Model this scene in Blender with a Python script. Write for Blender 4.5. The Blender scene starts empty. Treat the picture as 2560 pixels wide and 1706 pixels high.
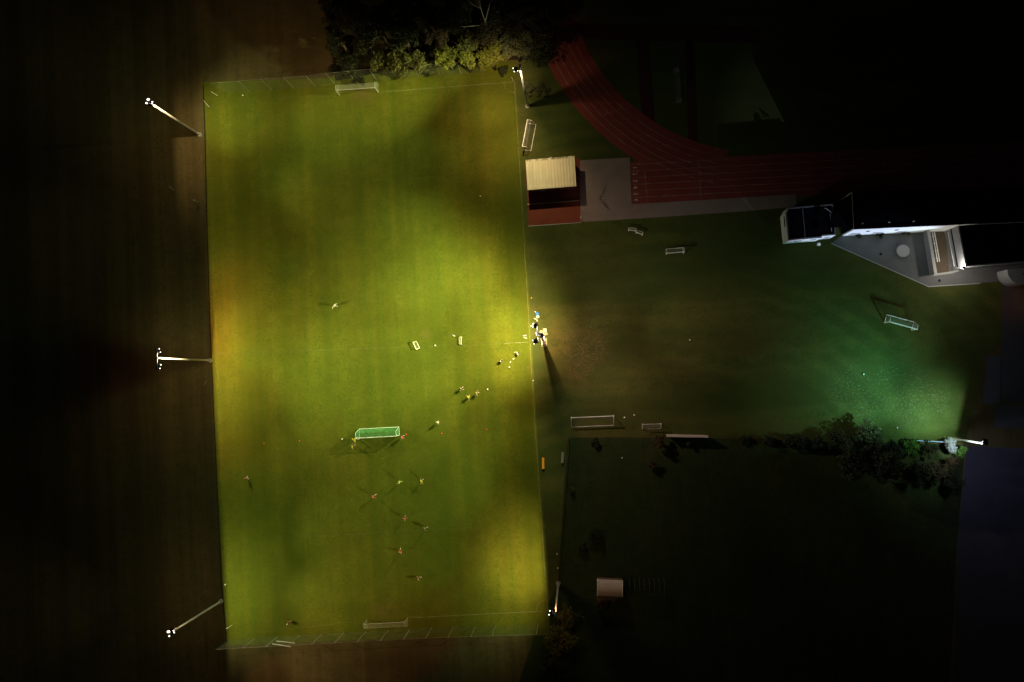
import bpy, bmesh, math, random
import numpy as np
from mathutils import Vector, Matrix
random.seed(7); rng = np.random.default_rng(7)
PI = math.pi; R = math.radians
scene = bpy.context.scene
COL = scene.collection

# ------------------------------------------------------------------ camera
CAM_H = 134.0; FPX = 1850.0; PW, PH = 2560, 1706
CAM_ROT = (0.049231641398283336, 0.09187246618714578, -0.06485203233381477)
cd = bpy.data.cameras.new('camera'); cam = bpy.data.objects.new('camera', cd); COL.objects.link(cam)
cam.location = (0, 0, CAM_H); cam.rotation_euler = CAM_ROT
cd.sensor_width = 36.0; cd.lens = FPX * 36.0 / PW; cd.clip_start = 1.0; cd.clip_end = 4000
scene.camera = cam

# ------------------------------------------------------------------ night sky
world = bpy.data.worlds.new('World'); scene.world = world; world.use_nodes = True
wn = world.node_tree; wn.nodes.clear()
sky = wn.nodes.new('ShaderNodeTexSky'); sky.sky_type = 'NISHITA'; sky.sun_disc = False
sky.sun_elevation = R(1.0); sky.sun_rotation = R(250)
bg = wn.nodes.new('ShaderNodeBackground'); bg.inputs['Strength'].default_value = 0.01
wo = wn.nodes.new('ShaderNodeOutputWorld')
wn.links.new(sky.outputs[0], bg.inputs[0]); wn.links.new(bg.outputs[0], wo.inputs[0])
vs = scene.view_settings
vs.view_transform = 'Standard'; vs.look = 'None'; vs.exposure = 0.0; vs.gamma = 1.0; vs.use_curve_mapping = False

# fitted floodlight beams: head, azimuth, degrees below the horizon, cone, red watts, green watts
BEAMS = [
    ('A', -45, 28, 40, 9032, 5760),
    ('A', -45, 80, 100, 8302, 5951),
    ('A', -30, 28, 40, 28104, 23782),
    ('A', -30, 38, 40, 4792, 6684),
    ('A', 0, 28, 40, 32427, 32213),
    ('A', 0, 38, 40, 6800, 7690),
    ('A', 15, 28, 40, 19507, 12178),
    ('A', 30, 28, 40, 5061, 3277),
    ('A', 30, 65, 64, 11814, 12001),
    ('A', 45, 28, 40, 3433, 2041),
    ('A', 60, 8, 100, 6094, 4270),
    ('A_back', 150, 10, 60, 1177, 1323),
    ('A_back', 150, 24, 100, 876, 1063),
    ('A_back', 210, 10, 60, 2298, 3047),
    ('A_back', 210, 70, 100, 2130, 1528),
    ('B_back', 150, 70, 60, 865, 1099),
    ('B_back', 180, 10, 60, 378, 1128),
    ('B_back', 210, 70, 100, 1784, 742),
    ('B_spill', 0, 0, 360, 1614, 1602),
    ('Bn', -28, 28, 40, 26140, 24456),
    ('Bn', -13, 28, 40, 18423, 19463),
    ('Bn', -13, 38, 40, 14462, 15656),
    ('Bn', 2, 28, 40, 39028, 39188),
    ('Bn', 17, 38, 40, 20649, 11974),
    ('Bn', 17, 65, 64, 9867, 4319),
    ('Bn', 62, 65, 64, 15796, 1406),
    ('Bn', 77, 38, 40, 8712, 6034),
    ('Bn', 77, 50, 64, 15158, 12910),
    ('Bs', -77, 28, 40, 7399, 14741),
    ('Bs', -77, 38, 40, 12496, 5458),
    ('Bs', -62, 80, 100, 35901, 25710),
    ('Bs', -47, 28, 40, 27120, 23122),
    ('Bs', -17, 20, 40, 0, 3832),
    ('Bs', -17, 38, 40, 20283, 20309),
    ('Bs', 13, 38, 40, 11799, 7567),
    ('Bs', 28, 50, 64, 697, 11288),
    ('Bs', 43, 28, 40, 11597, 3765),
    ('C', -60, 38, 40, 8959, 4522),
    ('C', -45, 65, 64, 1179, 660),
    ('C', -30, 38, 40, 15916, 11768),
    ('C', 0, 28, 40, 13992, 9952),
    ('C', 0, 38, 40, 23832, 21088),
    ('C', 30, 28, 40, 22076, 21247),
    ('C', 45, 80, 100, 15239, 15418),
    ('C_back', 150, 24, 60, 66, 0),
    ('C_back', 150, 70, 100, 1436, 1038),
    ('C_back', 180, 10, 60, 4383, 4071),
    ('D', 120, 38, 40, 1067, 1919),
    ('D', 135, 65, 64, 12477, 8183),
    ('D', 135, 80, 100, 739, 1169),
    ('D', 135, 80, 140, 1934, 1035),
    ('D', 150, 38, 40, 14674, 14978),
    ('D', 180, 20, 40, 11557, 12770),
    ('D', 180, 28, 40, 4638, 5515),
    ('D', 180, 38, 40, 8106, 4602),
    ('D', 195, 28, 40, 5826, 10485),
    ('D', 210, 38, 40, 5922, 6896),
    ('D', 225, 20, 40, 28442, 36792),
    ('D', 225, 65, 64, 15409, 9265),
    ('D', 240, 14, 40, 22009, 65195),
    ('D', 270, 38, 40, 1907, 2820),
    ('D', 270, 50, 64, 7284, 5487),
    ('D', 285, 28, 64, 4319, 3528),
    ('D', 285, 50, 100, 2243, 2307),
    ('E', 120, 28, 40, 8686, 10769),
    ('E', 135, 28, 40, 14674, 19005),
    ('E', 135, 65, 64, 26377, 20682),
    ('E', 150, 28, 40, 9530, 11005),
    ('E', 165, 28, 40, 12635, 16788),
    ('E', 180, 28, 40, 9772, 5946),
    ('E', 180, 65, 64, 12316, 8288),
    ('E', 195, 8, 40, 9485, 5518),
    ('E', 195, 28, 40, 9226, 505),
    ('E', 195, 50, 64, 3596, 5615),
    ('E', 210, 50, 64, 2717, 2669),
    ('E_spill', 0, 0, 360, 950, 515),
    ('Fe', -60, 20, 64, 2800, 0),
    ('Fe', -60, 20, 100, 9510, 9351),
    ('Fe', -60, 38, 40, 2197, 0),
    ('Fe', -45, 50, 64, 1522, 1489),
    ('Fe', -30, 8, 40, 17409, 9091),
    ('Fe', -30, 38, 40, 8072, 3331),
    ('Fe', -15, 8, 40, 29458, 36813),
    ('Fe', -15, 65, 64, 9985, 5232),
    ('Fe', 0, 28, 40, 19421, 13347),
    ('Fe', 0, 38, 40, 2191, 1405),
    ('Fe', 0, 50, 64, 1461, 2024),
    ('Fe', 15, 28, 40, 4325, 4194),
    ('Fe', 30, 28, 40, 2478, 4233),
    ('Fe', 30, 38, 40, 2052, 984),
    ('Fe', 45, 28, 40, 0, 549),
    ('Fe', 45, 38, 64, 8749, 6646),
    ('Fe', 60, 8, 40, 3735, 5873),
    ('Fn', 133, 8, 40, 29508, 15304),
    ('Fn', 133, 38, 40, 42363, 32089),
    ('Fn', 133, 50, 64, 8981, 10229),
    ('Fn', 148, 28, 40, 41602, 44995),
    ('Fn', 163, 28, 40, 46179, 43395),
    ('Fn', 163, 65, 100, 34231, 26100),
    ('Fn', 193, 28, 40, 61239, 61189),
    ('Fn', 193, 65, 64, 28748, 30754),
    ('Fn', 193, 65, 100, 13284, 8561),
    ('Fn', 208, 28, 40, 55543, 46594),
    ('Fs', 137, 38, 40, 30409, 36431),
    ('Fs', 167, 28, 40, 66729, 60879),
    ('Fs', 167, 38, 40, 4512, 9801),
    ('Fs', 197, 38, 40, 5115, 12062),
    ('Fs', 227, 8, 40, 44053, 26020),
    ('Fs', 227, 28, 40, 13566, 14423),
    ('Fs', 227, 38, 40, 16775, 16265),
    ('Fs', 227, 50, 64, 7045, 4666),
    ('Fs', 257, 38, 40, 11281, 10492),
    ('G', 90, 8, 40, 7086, 7319),
    ('G', 90, 28, 40, 404, 1221),
    ('G', 105, 20, 40, 1538, 1287),
    ('G', 105, 28, 40, 4340, 7811),
    ('G', 105, 65, 64, 2844, 5371),
    ('G', 120, 28, 40, 583, 8570),
    ('G', 120, 38, 40, 0, 2033),
    ('G', 120, 65, 64, 3477, 7456),
    ('G', 135, 28, 40, 8642, 21963),
    ('G', 150, 38, 40, 5400, 15460),
    ('G', 150, 50, 64, 439, 4281),
    ('G', 165, 28, 40, 7151, 14568),
    ('G', 195, 80, 100, 2095, 2807),
]

# ------------------------------------------------------------------ helpers
CM = Matrix.Rotation(0, 3, 'X')
from mathutils import Euler
CM = Euler(CAM_ROT, 'XYZ').to_matrix()
def at(x, y, z=0.0):
    """survey: the ground position (height z) of a point measured on the aerial photograph"""
    d = CM @ Vector(((x - PW/2)/FPX, -(y - PH/2)/FPX, -1.0))
    t = (z - CAM_H)/d.z
    return Vector((0, 0, CAM_H)) + d*t

def nt(name):
    m = bpy.data.materials.new(name); m.use_nodes = True
    t = m.node_tree; b = t.nodes['Principled BSDF']
    return m, t, b
def N(t, typ, **kw):
    n = t.nodes.new(typ)
    for k, v in kw.items():
        if k in n.inputs.keys(): n.inputs[k].default_value = v
        else: setattr(n, k, v)
    return n
def mix(t, fac, a, b, bt='MIX'):
    n = t.nodes.new('ShaderNodeMix'); n.data_type = 'RGBA'; n.blend_type = bt
    for i, v in ((0, fac), (6, a), (7, b)):
        if hasattr(v, 'is_linked'): t.links.new(v, n.inputs[i])
        else: n.inputs[i].default_value = (*v, 1) if isinstance(v, tuple) and len(v) == 3 else v
    return n.outputs[2]
def math_(t, op, a, b=0.0, c=0.0):
    n = t.nodes.new('ShaderNodeMath'); n.operation = op
    for i, v in ((0, a), (1, b), (2, c)):
        if hasattr(v, 'is_linked'): t.links.new(v, n.inputs[i])
        else: n.inputs[i].default_value = v
    return n.outputs[0]
def ramp(t, src, lo, hi):
    n = t.nodes.new('ShaderNodeMapRange'); n.clamp = True; n.interpolation_type = 'SMOOTHSTEP'
    t.links.new(src, n.inputs[0]); n.inputs[1].default_value = lo; n.inputs[2].default_value = hi
    return n.outputs[0]
def noise(t, scale, detail=3, rough=0.6, vec=(1, 1, 1), coord='pos', off=0.0):
    if coord == 'pos':
        g = t.nodes.new('ShaderNodeNewGeometry'); src = g.outputs['Position']
    else:
        g = t.nodes.new('ShaderNodeTexCoord'); src = g.outputs['Object']
    mp = t.nodes.new('ShaderNodeMapping'); mp.inputs['Scale'].default_value = vec
    mp.inputs['Location'].default_value = (off, off*0.7, 0)
    t.links.new(src, mp.inputs[0])
    n = t.nodes.new('ShaderNodeTexNoise'); n.inputs['Scale'].default_value = scale
    n.inputs['Detail'].default_value = detail; n.inputs['Roughness'].default_value = rough
    t.links.new(mp.outputs[0], n.inputs['Vector'])
    return n.outputs[0]
def blobs(t, pts):
    """sum of soft discs at ground points (x, y, radius)"""
    g = t.nodes.new('ShaderNodeNewGeometry'); tot = None
    for (x, y, r) in pts:
        v = t.nodes.new('ShaderNodeVectorMath'); v.operation = 'DISTANCE'
        t.links.new(g.outputs['Position'], v.inputs[0]); v.inputs[1].default_value = (x, y, 0)
        o = math_(t, 'SUBTRACT', 1.0, ramp(t, v.outputs['Value'], r*0.15, r))
        tot = o if tot is None else math_(t, 'MAXIMUM', tot, o)
    return tot
def plain(name, rgb, rough=0.7, var=0.12, metal=0.0, spec=0.3, sc=3.0):
    m, t, b = nt(name)
    n = noise(t, sc, 4, 0.6, coord='obj')
    c = mix(t, n, tuple(max(0, v*(1-var)) for v in rgb), tuple(min(1, v*(1+var)) for v in rgb))
    t.links.new(c, b.inputs['Base Color'])
    b.inputs['Roughness'].default_value = rough; b.inputs['Metallic'].default_value = metal
    b.inputs['Specular IOR Level'].default_value = spec
    return m
def emit(name, rgb, s):
    m, t, b = nt(name); b.inputs['Base Color'].default_value = (*rgb, 1)
    b.inputs['Emission Color'].default_value = (*rgb, 1); b.inputs['Emission Strength'].default_value = s
    return m

class MB:
    def __init__(s): s.v = []; s.f = []; s.mi = []; s.cur = 0
    def add(s, vs, fs):
        o = len(s.v); s.v += [tuple(v) for v in vs]
        for f in fs: s.f.append(tuple(i+o for i in f)); s.mi.append(s.cur)
        return s
    def box(s, c, d, rz=0.0, rx=0.0, ry=0.0):
        M = Euler((rx, ry, rz), 'XYZ').to_matrix(); c = Vector(c)
        vs = [c + M @ Vector((x*d[0]/2, y*d[1]/2, z*d[2]/2)) for z in (-1, 1) for (x, y) in ((-1, -1), (1, -1), (1, 1), (-1, 1))]
        return s.add(vs, [(3, 2, 1, 0), (4, 5, 6, 7), (0, 1, 5, 4), (1, 2, 6, 5), (2, 3, 7, 6), (3, 0, 4, 7)])
    def tube(s, pts, r, n=8, cap=True):
        pts = [Vector(p) for p in pts]; rs = r if isinstance(r, (list, tuple)) else [r]*len(pts)
        vs = []; fs = []
        up = None
        for i, p in enumerate(pts):
            d = (pts[min(i+1, len(pts)-1)] - pts[max(i-1, 0)])
            d = d.normalized() if d.length > 1e-9 else Vector((0, 0, 1))
            if up is None: up = Vector((1, 0, 0)) if abs(d.x) < .9 else Vector((0, 1, 0))
            a = (up - d*up.dot(d)).normalized(); bb = d.cross(a); up = a
            for k in range(n):
                q = 2*PI*k/n; vs.append(p + (a*math.cos(q) + bb*math.sin(q))*rs[i])
        for i in range(len(pts)-1):
            for k in range(n):
                k2 = (k+1) % n; fs.append((i*n+k, i*n+k2, (i+1)*n+k2, (i+1)*n+k))
        if cap: fs += [tuple(range(n-1, -1, -1)), tuple(range((len(pts)-1)*n, len(pts)*n))]
        return s.add(vs, fs)
    def ball(s, c, r, n=10, m=6, sc=(1, 1, 1)):
        vs = [Vector(c)+Vector((0, 0, -r*sc[2]))]; fs = []
        for j in range(1, m):
            ph = -PI/2 + PI*j/m
            for k in range(n):
                q = 2*PI*k/n; vs.append(Vector(c)+Vector((r*sc[0]*math.cos(ph)*math.cos(q), r*sc[1]*math.cos(ph)*math.sin(q), r*sc[2]*math.sin(ph))))
        vs.append(Vector(c)+Vector((0, 0, r*sc[2]))); L = len(vs)-1
        for k in range(n):
            k2 = (k+1) % n; fs.append((0, 1+k2, 1+k)); fs.append((L, L-n+k, L-n+k2))
            for j in range(m-2): fs.append((1+j*n+k, 1+j*n+k2, 1+(j+1)*n+k2, 1+(j+1)*n+k))
        return s.add(vs, fs)
    def prism(s, poly, z0, z1):
        n = len(poly); a = sum(poly[i][0]*poly[(i+1) % n][1]-poly[(i+1) % n][0]*poly[i][1] for i in range(n))
        if a < 0: poly = poly[::-1]
        vs = [(p[0], p[1], z0) for p in poly]+[(p[0], p[1], z1) for p in poly]
        fs = [tuple(range(n-1, -1, -1)), tuple(range(n, 2*n))]+[(i, (i+1) % n, n+(i+1) % n, n+i) for i in range(n)]
        return s.add(vs, fs)
    def sheet(s, poly, z):
        n = len(poly); a = sum(poly[i][0]*poly[(i+1) % n][1]-poly[(i+1) % n][0]*poly[i][1] for i in range(n))
        if a < 0: poly = poly[::-1]
        return s.add([(p[0], p[1], z) for p in poly], [tuple(range(n))])
    def strip(s, pts, w, z):
        pts = [Vector((p[0], p[1], 0)) for p in pts]; vs = []; fs = []
        for i, p in enumerate(pts):
            d = (pts[min(i+1, len(pts)-1)]-pts[max(i-1, 0)]).normalized(); n = Vector((-d.y, d.x, 0))*w/2
            vs += [(p.x+n.x, p.y+n.y, z), (p.x-n.x, p.y-n.y, z)]
        fs = [(2*i, 2*i+1, 2*i+3, 2*i+2) for i in range(len(pts)-1)]
        return s.add(vs, fs)
    def mesh(s, name, smooth=False):
        me = bpy.data.meshes.new(name); me.from_pydata(s.v, [], s.f)
        if smooth: me.polygons.foreach_set('use_smooth', [True]*len(s.f))
        me.polygons.foreach_set('material_index', s.mi); me.update()
        return me
    def build(s, name, mat, parent=None, smooth=False, label=None):
        o = bpy.data.objects.new(name, s.mesh(name, smooth))
        for m in (mat if isinstance(mat, (list, tuple)) else [mat]): o.data.materials.append(m)
        COL.objects.link(o)
        if parent is not None: o.parent = parent
        if label: o['label'] = label
        return o
def tag(o, label, cat, group=None, kind=None):
    o['label'] = label; o['category'] = cat
    if group: o['group'] = group
    if kind: o['kind'] = kind
    return o
def thing(name, label, cat, loc=(0, 0, 0), rz=0.0, group=None):
    o = bpy.data.objects.new(name, None); COL.objects.link(o)
    o.location = loc; o.rotation_euler = (0, 0, rz); o.empty_display_size = 0.2
    return tag(o, label, cat, group)
def struct(name, mb, mat, label=None):
    o = mb.build(name, mat); o['kind'] = 'structure'
    return o
def copy_thing(o, parent=None):
    c = o.copy(); COL.objects.link(c); c.parent = parent
    for ch in list(o.children): copy_thing(ch, c)
    return c
def P(*pts, z=0.0): return [at(x, y, z) for x, y in pts]
def ang(a, b): d = Vector(b)-Vector(a); return math.atan2(d.y, d.x)

# ------------------------------------------------------------------ materials
def grass(name, ca, cb, cdry, stripes=0.25, dry=(), daisy=(), sx=0.9, sy=0.03, arcs=None):
    m, t, b = nt(name)
    big = ramp(t, noise(t, 0.09, 4, 0.55), 0.38, 0.64)
    c = mix(t, big, ca, cb)
    fine = ramp(t, noise(t, 2.2, 5, 0.78, off=9), 0.34, 0.66)
    c = mix(t, math_(t, 'MULTIPLY', fine, 0.85), c, tuple(v*0.55 for v in ca))
    tuft = ramp(t, noise(t, 0.42, 6, 0.75, off=31), 0.35, 0.70)
    c = mix(t, math_(t, 'MULTIPLY', tuft, 0.42), c, tuple(v*1.45 for v in cb))
    st = ramp(t, noise(t, 1.0, 3, 0.6, vec=(sx, sy, 1), off=4), 0.34, 0.66)
    c = mix(t, math_(t, 'MULTIPLY', st, stripes), c, cdry)
    bd = ramp(t, noise(t, 1.0, 2, 0.5, vec=(sx*.28, sy*.28, 1), off=14), 0.36, 0.64)
    c = mix(t, math_(t, 'MULTIPLY', bd, stripes*1.25), c, tuple(v*.66 for v in ca))
    if dry:
        k = math_(t, 'MULTIPLY', blobs(t, dry), ramp(t, noise(t, 0.55, 6, 0.75, off=2), 0.36, 0.60))
        c = mix(t, math_(t, 'MULTIPLY', k, 0.6), c, (0.115, 0.088, 0.028))
    if arcs:
        g = t.nodes.new('ShaderNodeNewGeometry'); v = t.nodes.new('ShaderNodeVectorMath'); v.operation = 'DISTANCE'
        t.links.new(g.outputs['Position'], v.inputs[0]); v.inputs[1].default_value = (arcs[0], arcs[1], 0)
        wob = math_(t, 'MULTIPLY', noise(t, .05, 2, .5, off=6), 6.0)
        w = math_(t, 'SINE', math_(t, 'MULTIPLY', math_(t, 'ADD', v.outputs['Value'], wob), 2*PI/arcs[2]))
        k = math_(t, 'MULTIPLY', ramp(t, w, -.7, .7), ramp(t, noise(t, .06, 3, .6, off=44), .42, .60))
        c = mix(t, math_(t, 'MULTIPLY', k, .45), c, tuple(q*.6 for q in ca))
    if daisy:
        sp = ramp(t, noise(t, 2.9, 4, 0.8, off=17), 0.53, 0.70)
        k = math_(t, 'MULTIPLY', blobs(t, daisy), sp)
        c = mix(t, math_(t, 'MULTIPLY', k, 0.75), c, (0.24, 0.24, 0.17))
    t.links.new(c, b.inputs['Base Color']); b.inputs['Roughness'].default_value = 0.95
    b.inputs['Specular IOR Level'].default_value = 0.05
    return m
def gp(x, y, r): p = at(x, y); return (p.x, p.y, r)
M = {}
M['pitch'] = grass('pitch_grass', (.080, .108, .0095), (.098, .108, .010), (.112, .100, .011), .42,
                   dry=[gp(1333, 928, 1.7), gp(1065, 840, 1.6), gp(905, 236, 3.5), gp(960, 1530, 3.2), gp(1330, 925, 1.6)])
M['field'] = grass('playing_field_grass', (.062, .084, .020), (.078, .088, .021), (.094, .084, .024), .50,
                   dry=[gp(1400, 845, 4.6), gp(1385, 880, 3.8), gp(1412, 870, 4.5), gp(1480, 880, 5), gp(1440, 930, 5), gp(1470, 1080, 4), gp(1530, 1085, 4), gp(1620, 1085, 3), gp(2425, 1000, 3)],
                   daisy=[gp(2130, 950, 5.2), gp(2115, 985, 5), gp(2230, 945, 4.6), gp(2300, 955, 4), gp(2330, 1000, 5), gp(2270, 1020, 5), gp(2180, 1005, 5), gp(2160, 1030, 3.5), gp(1470, 860, 6), gp(1450, 900, 5)], sx=.05, sy=.6, arcs=(at(1620, 1560).x, at(1620, 1560).y, 3.4))
M['soil'] = grass('stubble_field', (.083, .069, .030), (.104, .081, .034), (.128, .098, .041), .45, sx=.85, sy=.02)
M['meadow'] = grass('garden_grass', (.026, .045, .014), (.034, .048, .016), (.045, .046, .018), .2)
M['darkground'] = grass('dark_ground_tone', (.022, .019, .010), (.030, .024, .012), (.034, .028, .014), .2)  # near-black ground colour, stands in for missing light under the trees
def rubber(name, rgb):
    m, t, b = nt(name)
    n = ramp(t, noise(t, 0.35, 6, 0.7), 0.3, 0.7); n2 = ramp(t, noise(t, 3.2, 4, 0.7, off=3), 0.3, 0.7)
    c = mix(t, n, rgb, tuple(v*0.78 for v in rgb)); c = mix(t, math_(t, 'MULTIPLY', n2, 0.3), c, tuple(v*1.25 for v in rgb))
    t.links.new(c, b.inputs['Base Color']); b.inputs['Roughness'].default_value = 0.85; b.inputs['Specular IOR Level'].default_value = .15
    return m
M['tartan'] = rubber('red_running_track', (.20, .042, .036))
M['dimred'] = rubber('dimmed_red_rubber', (.048, .016, .012))  # track red darkened in colour where little light reaches
M['redpad'] = rubber('red_rubber_paving', (.185, .044, .028))
M['paving'] = rubber('grey_paving', (.24, .18, .17))
M['terrace'] = rubber('concrete_terrace', (.14, .135, .13))
M['asphalt'] = rubber('asphalt', (.055, .055, .072))
M['slabs'] = rubber('path_slabs', (.065, .065, .085))
def worn_paint(name, rgb, a):
    m, t, b = nt(name); b.inputs['Base Color'].default_value = (*rgb, 1); b.inputs['Roughness'].default_value = .8
    n = ramp(t, noise(t, 0.8, 5, 0.75), 0.30, 0.62)
    t.links.new(math_(t, 'MULTIPLY', n, a), b.inputs['Alpha'])
    return m
M['chalk'] = worn_paint('faded_chalk', (.55, .55, .33), .17)
M['chalk_faint'] = worn_paint('very_faded_chalk', (.45, .45, .26), .07)
M['laneline'] = worn_paint('lane_paint', (.62, .55, .52), .40)
M['digit'] = worn_paint('digit_paint', (.75, .70, .68), .75)
M['galv'] = plain('galvanised_steel', (.52, .52, .50), .45, .1, 0.0)
M['net_post'] = plain('weathered_post', (.30, .31, .27), .7, .1)
M['frame_grey'] = plain('weathered_white', (.34, .35, .30), .6, .1)
M['white'] = plain('white_paint', (.80, .80, .76), .45, .06)
M['white_wall'] = plain('white_render', (.74, .74, .72), .85, .08, sc=.8)
M['brown_wall'] = plain('brown_timber', (.20, .09, .06), .8, .2)
M['dark'] = plain('dark_housing', (.004, .003, .003), .7, .1)
m_, t_, b_ = nt('baffle_black'); b_.inputs['Base Color'].default_value = (0, 0, 0, 1); b_.inputs['Specular IOR Level'].default_value = 0; b_.inputs['Roughness'].default_value = 1
M['black'] = m_
M['lens'] = emit('lit_lamp_glass', (1.0, .97, .85), 4.0)
M['lens_cool'] = emit('lit_cool_lamp_glass', (.75, .85, 1.0), 4.0)
M['lens_sodium'] = emit('lit_sodium_glass', (1.0, .45, .12), 3.0)
M['wire'] = plain('dark_wire', (.030, .028, .022), .7, .1)
M['roof_dark'] = plain('dark_roof_felt', (.004, .004, .006), .95, .25, spec=.02, sc=.5)
M['greywall'] = plain('grey_render', (.32, .32, .32), .85, .12, sc=.6)
M['kerb'] = plain('concrete_kerb', (.36, .35, .32), .9, .1)
M['bedsoil'] = plain('planting_soil', (.10, .075, .045), .95, .25, sc=.9)
M['capping'] = plain('grey_capping', (.13, .12, .12), .8, .1)
M['tan'] = plain('tan_concrete', (.42, .33, .22), .9, .12)
M['orange'] = plain('orange_paint', (.85, .36, .03), .6, .06)
M['grey_wood'] = plain('grey_wood', (.22, .21, .18), .8, .15)
M['fluo'] = plain('orange_plastic', (.85, .10, .035), .5, .05)
M['fluo2'] = plain('amber_plastic', (.90, .50, .05), .5, .05)
M['blue'] = plain('blue_nylon', (.06, .24, .75), .6, .08)
M['cream'] = plain('cream_cloth', (.78, .75, .50), .8, .05)
M['bark'] = plain('bark', (.10, .075, .05), .95, .3, sc=2)
M['palebark'] = plain('pale_dead_wood', (.42, .36, .26), .9, .2, sc=2)
M['glass_dark'] = plain('dark_glass', (.015, .017, .022), .15, .1, spec=.5)
M['poly'] = plain('polythene_sheet', (.50, .44, .40), .55, .12, sc=1.2)
M['dim_frame'] = plain('dimmed_frame', (.09, .09, .10), .8, .1)  # white goal frame darkened in colour for the unlit infield; hoops share it
M['rail_dark'] = plain('dark_rail', (.020, .020, .016), .7, .1)
M['bluefence'] = plain('bluelit_panel', (.34, .42, .62), .7, .1)  # grey-white boards painted blue for the cool lamp's tint
M['conc_wall'] = plain('pale_concrete', (.55, .50, .46), .85, .12, sc=.7)
def corrugated():
    m, t, b = nt('corrugated_roof_sheet')
    n = noise(t, 1.1, 5, .65, coord='obj'); c = mix(t, n, (.80, .66, .43), (.88, .75, .50))
    tc = t.nodes.new('ShaderNodeTexCoord'); sp = t.nodes.new('ShaderNodeSeparateXYZ'); t.links.new(tc.outputs['Object'], sp.inputs[0])
    rust = math_(t, 'MULTIPLY', ramp(t, sp.outputs[1], 4.95, 5.35), ramp(t, noise(t, 1.6, 4, .7, vec=(1, .35, 1), coord='obj', off=5), .47, .55))
    c = mix(t, math_(t, 'MULTIPLY', rust, .8), c, (.12, .06, .02))
    streak = ramp(t, noise(t, 1.0, 4, .6, vec=(2.3, .12, 1), coord='obj', off=8), .35, .7)
    c = mix(t, math_(t, 'MULTIPLY', streak, .28), c, (.50, .42, .28))
    t.links.new(c, b.inputs['Base Color']); b.inputs['Roughness'].default_value = .6
    return m
M['corr'] = corrugated()
def netmat(name, rgb, a):
    m, t, b = nt(name); b.inputs['Base Color'].default_value = (*rgb, 1); b.inputs['Roughness'].default_value = .9
    n = ramp(t, noise(t, 0.9, 3, .6, coord='obj'), .25, .75)
    t.links.new(math_(t, 'MULTIPLY_ADD', n, a*.7, a*.55), b.inputs['Alpha'])
    return m
M['net'] = netmat('pale_net', (.50, .55, .42), .20)
M['net_green'] = netmat('green_net', (.10, .34, .10), .55)
M['net_high'] = netmat('high_catch_net', (.26, .34, .24), .085)
M['mesh'] = netmat('wire_mesh', (.05, .05, .035), .10)
M['net_dim'] = netmat('grey_net', (.40, .40, .36), .16)
def foliage(name, ca, cb, tr=.25):
    m, t, b = nt(name)
    oi = t.nodes.new('ShaderNodeObjectInfo')
    n = ramp(t, noise(t, .9, 4, .7), .3, .7); n2 = noise(t, 6.0, 2, .5, off=4)
    c = mix(t, n, ca, cb); c = mix(t, math_(t, 'MULTIPLY', n2, .5), c, tuple(v*.45 for v in ca))
    t.links.new(c, b.inputs['Base Color']); b.inputs['Roughness'].default_value = .8; b.inputs['Specular IOR Level'].default_value = .15
    return m
M['leaf_lime'] = foliage('lime_foliage', (.13, .15, .020), (.18, .18, .026))
M['leaf_olive'] = foliage('olive_foliage', (.085, .095, .024), (.12, .115, .032))
M['leaf_grey'] = foliage('grey_green_foliage', (.08, .092, .042), (.11, .12, .055))
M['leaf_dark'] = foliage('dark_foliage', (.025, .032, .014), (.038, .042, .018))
M['leaf_brown'] = foliage('brown_foliage', (.055, .042, .022), (.080, .058, .026))
M['leaf_white'] = foliage('lamp_pale_foliage', (.26, .29, .28), (.40, .43, .42))  # leaves painted pale to carry the lamp's whitening
M['leaf_green'] = foliage('green_foliage', (.050, .12, .018), (.07, .15, .02))
skin_m = plain('skin', (.50, .30, .21), .6, .05)

# ------------------------------------------------------------------ the setting
g = MB(); g.sheet([(-600, -500), (600, -500), (600, 500), (-600, 500)], -0.012); struct('ground', g, M['soil'])
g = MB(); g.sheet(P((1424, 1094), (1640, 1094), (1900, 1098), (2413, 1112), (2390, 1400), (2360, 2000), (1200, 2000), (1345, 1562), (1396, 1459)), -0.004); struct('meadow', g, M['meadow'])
g = MB(); g.sheet(P((1284, 190), (1300, 140), (1340, -150), (2800, -150), (2800, 720), (2457, 880), (2440, 1000), (2413, 1110), (1900, 1096), (1640, 1092), (1424, 1092), (1412, 1170), (1396, 1459), (1347, 1560), (1360, 1500)), 0.0); struct('playing_field', g, M['field'])
g = MB(); g.sheet(P((506, 206), (790, 197), (960, 184), (1287, 152), (1326, 800), (1345, 1120), (1374, 1557), (1375, 1588), (1000, 1597), (568, 1614), (548, 1350), (532, 1000), (521, 700), (514, 400)), 0.004); struct('pitch', g, M['pitch'])
g = MB(); g.sheet(P((838, 203), (960, 180), (1280, 150), (1380, 150), (1420, -60), (1400, -300), (700, -300), (820, 60)), .0085); struct('unlit_wood_floor', g, M['darkground'])  # dark sheet standing in for unlit ground behind the trees
g = MB(); g.strip(P((508, 215), (512.4, 338), (517.4, 560), (525.4, 830), (533.4, 1010), (544.4, 1260), (555.4, 1480), (566.5, 1605)), .22, .012); struct('fence_strip', g, M['darkground'])
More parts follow.
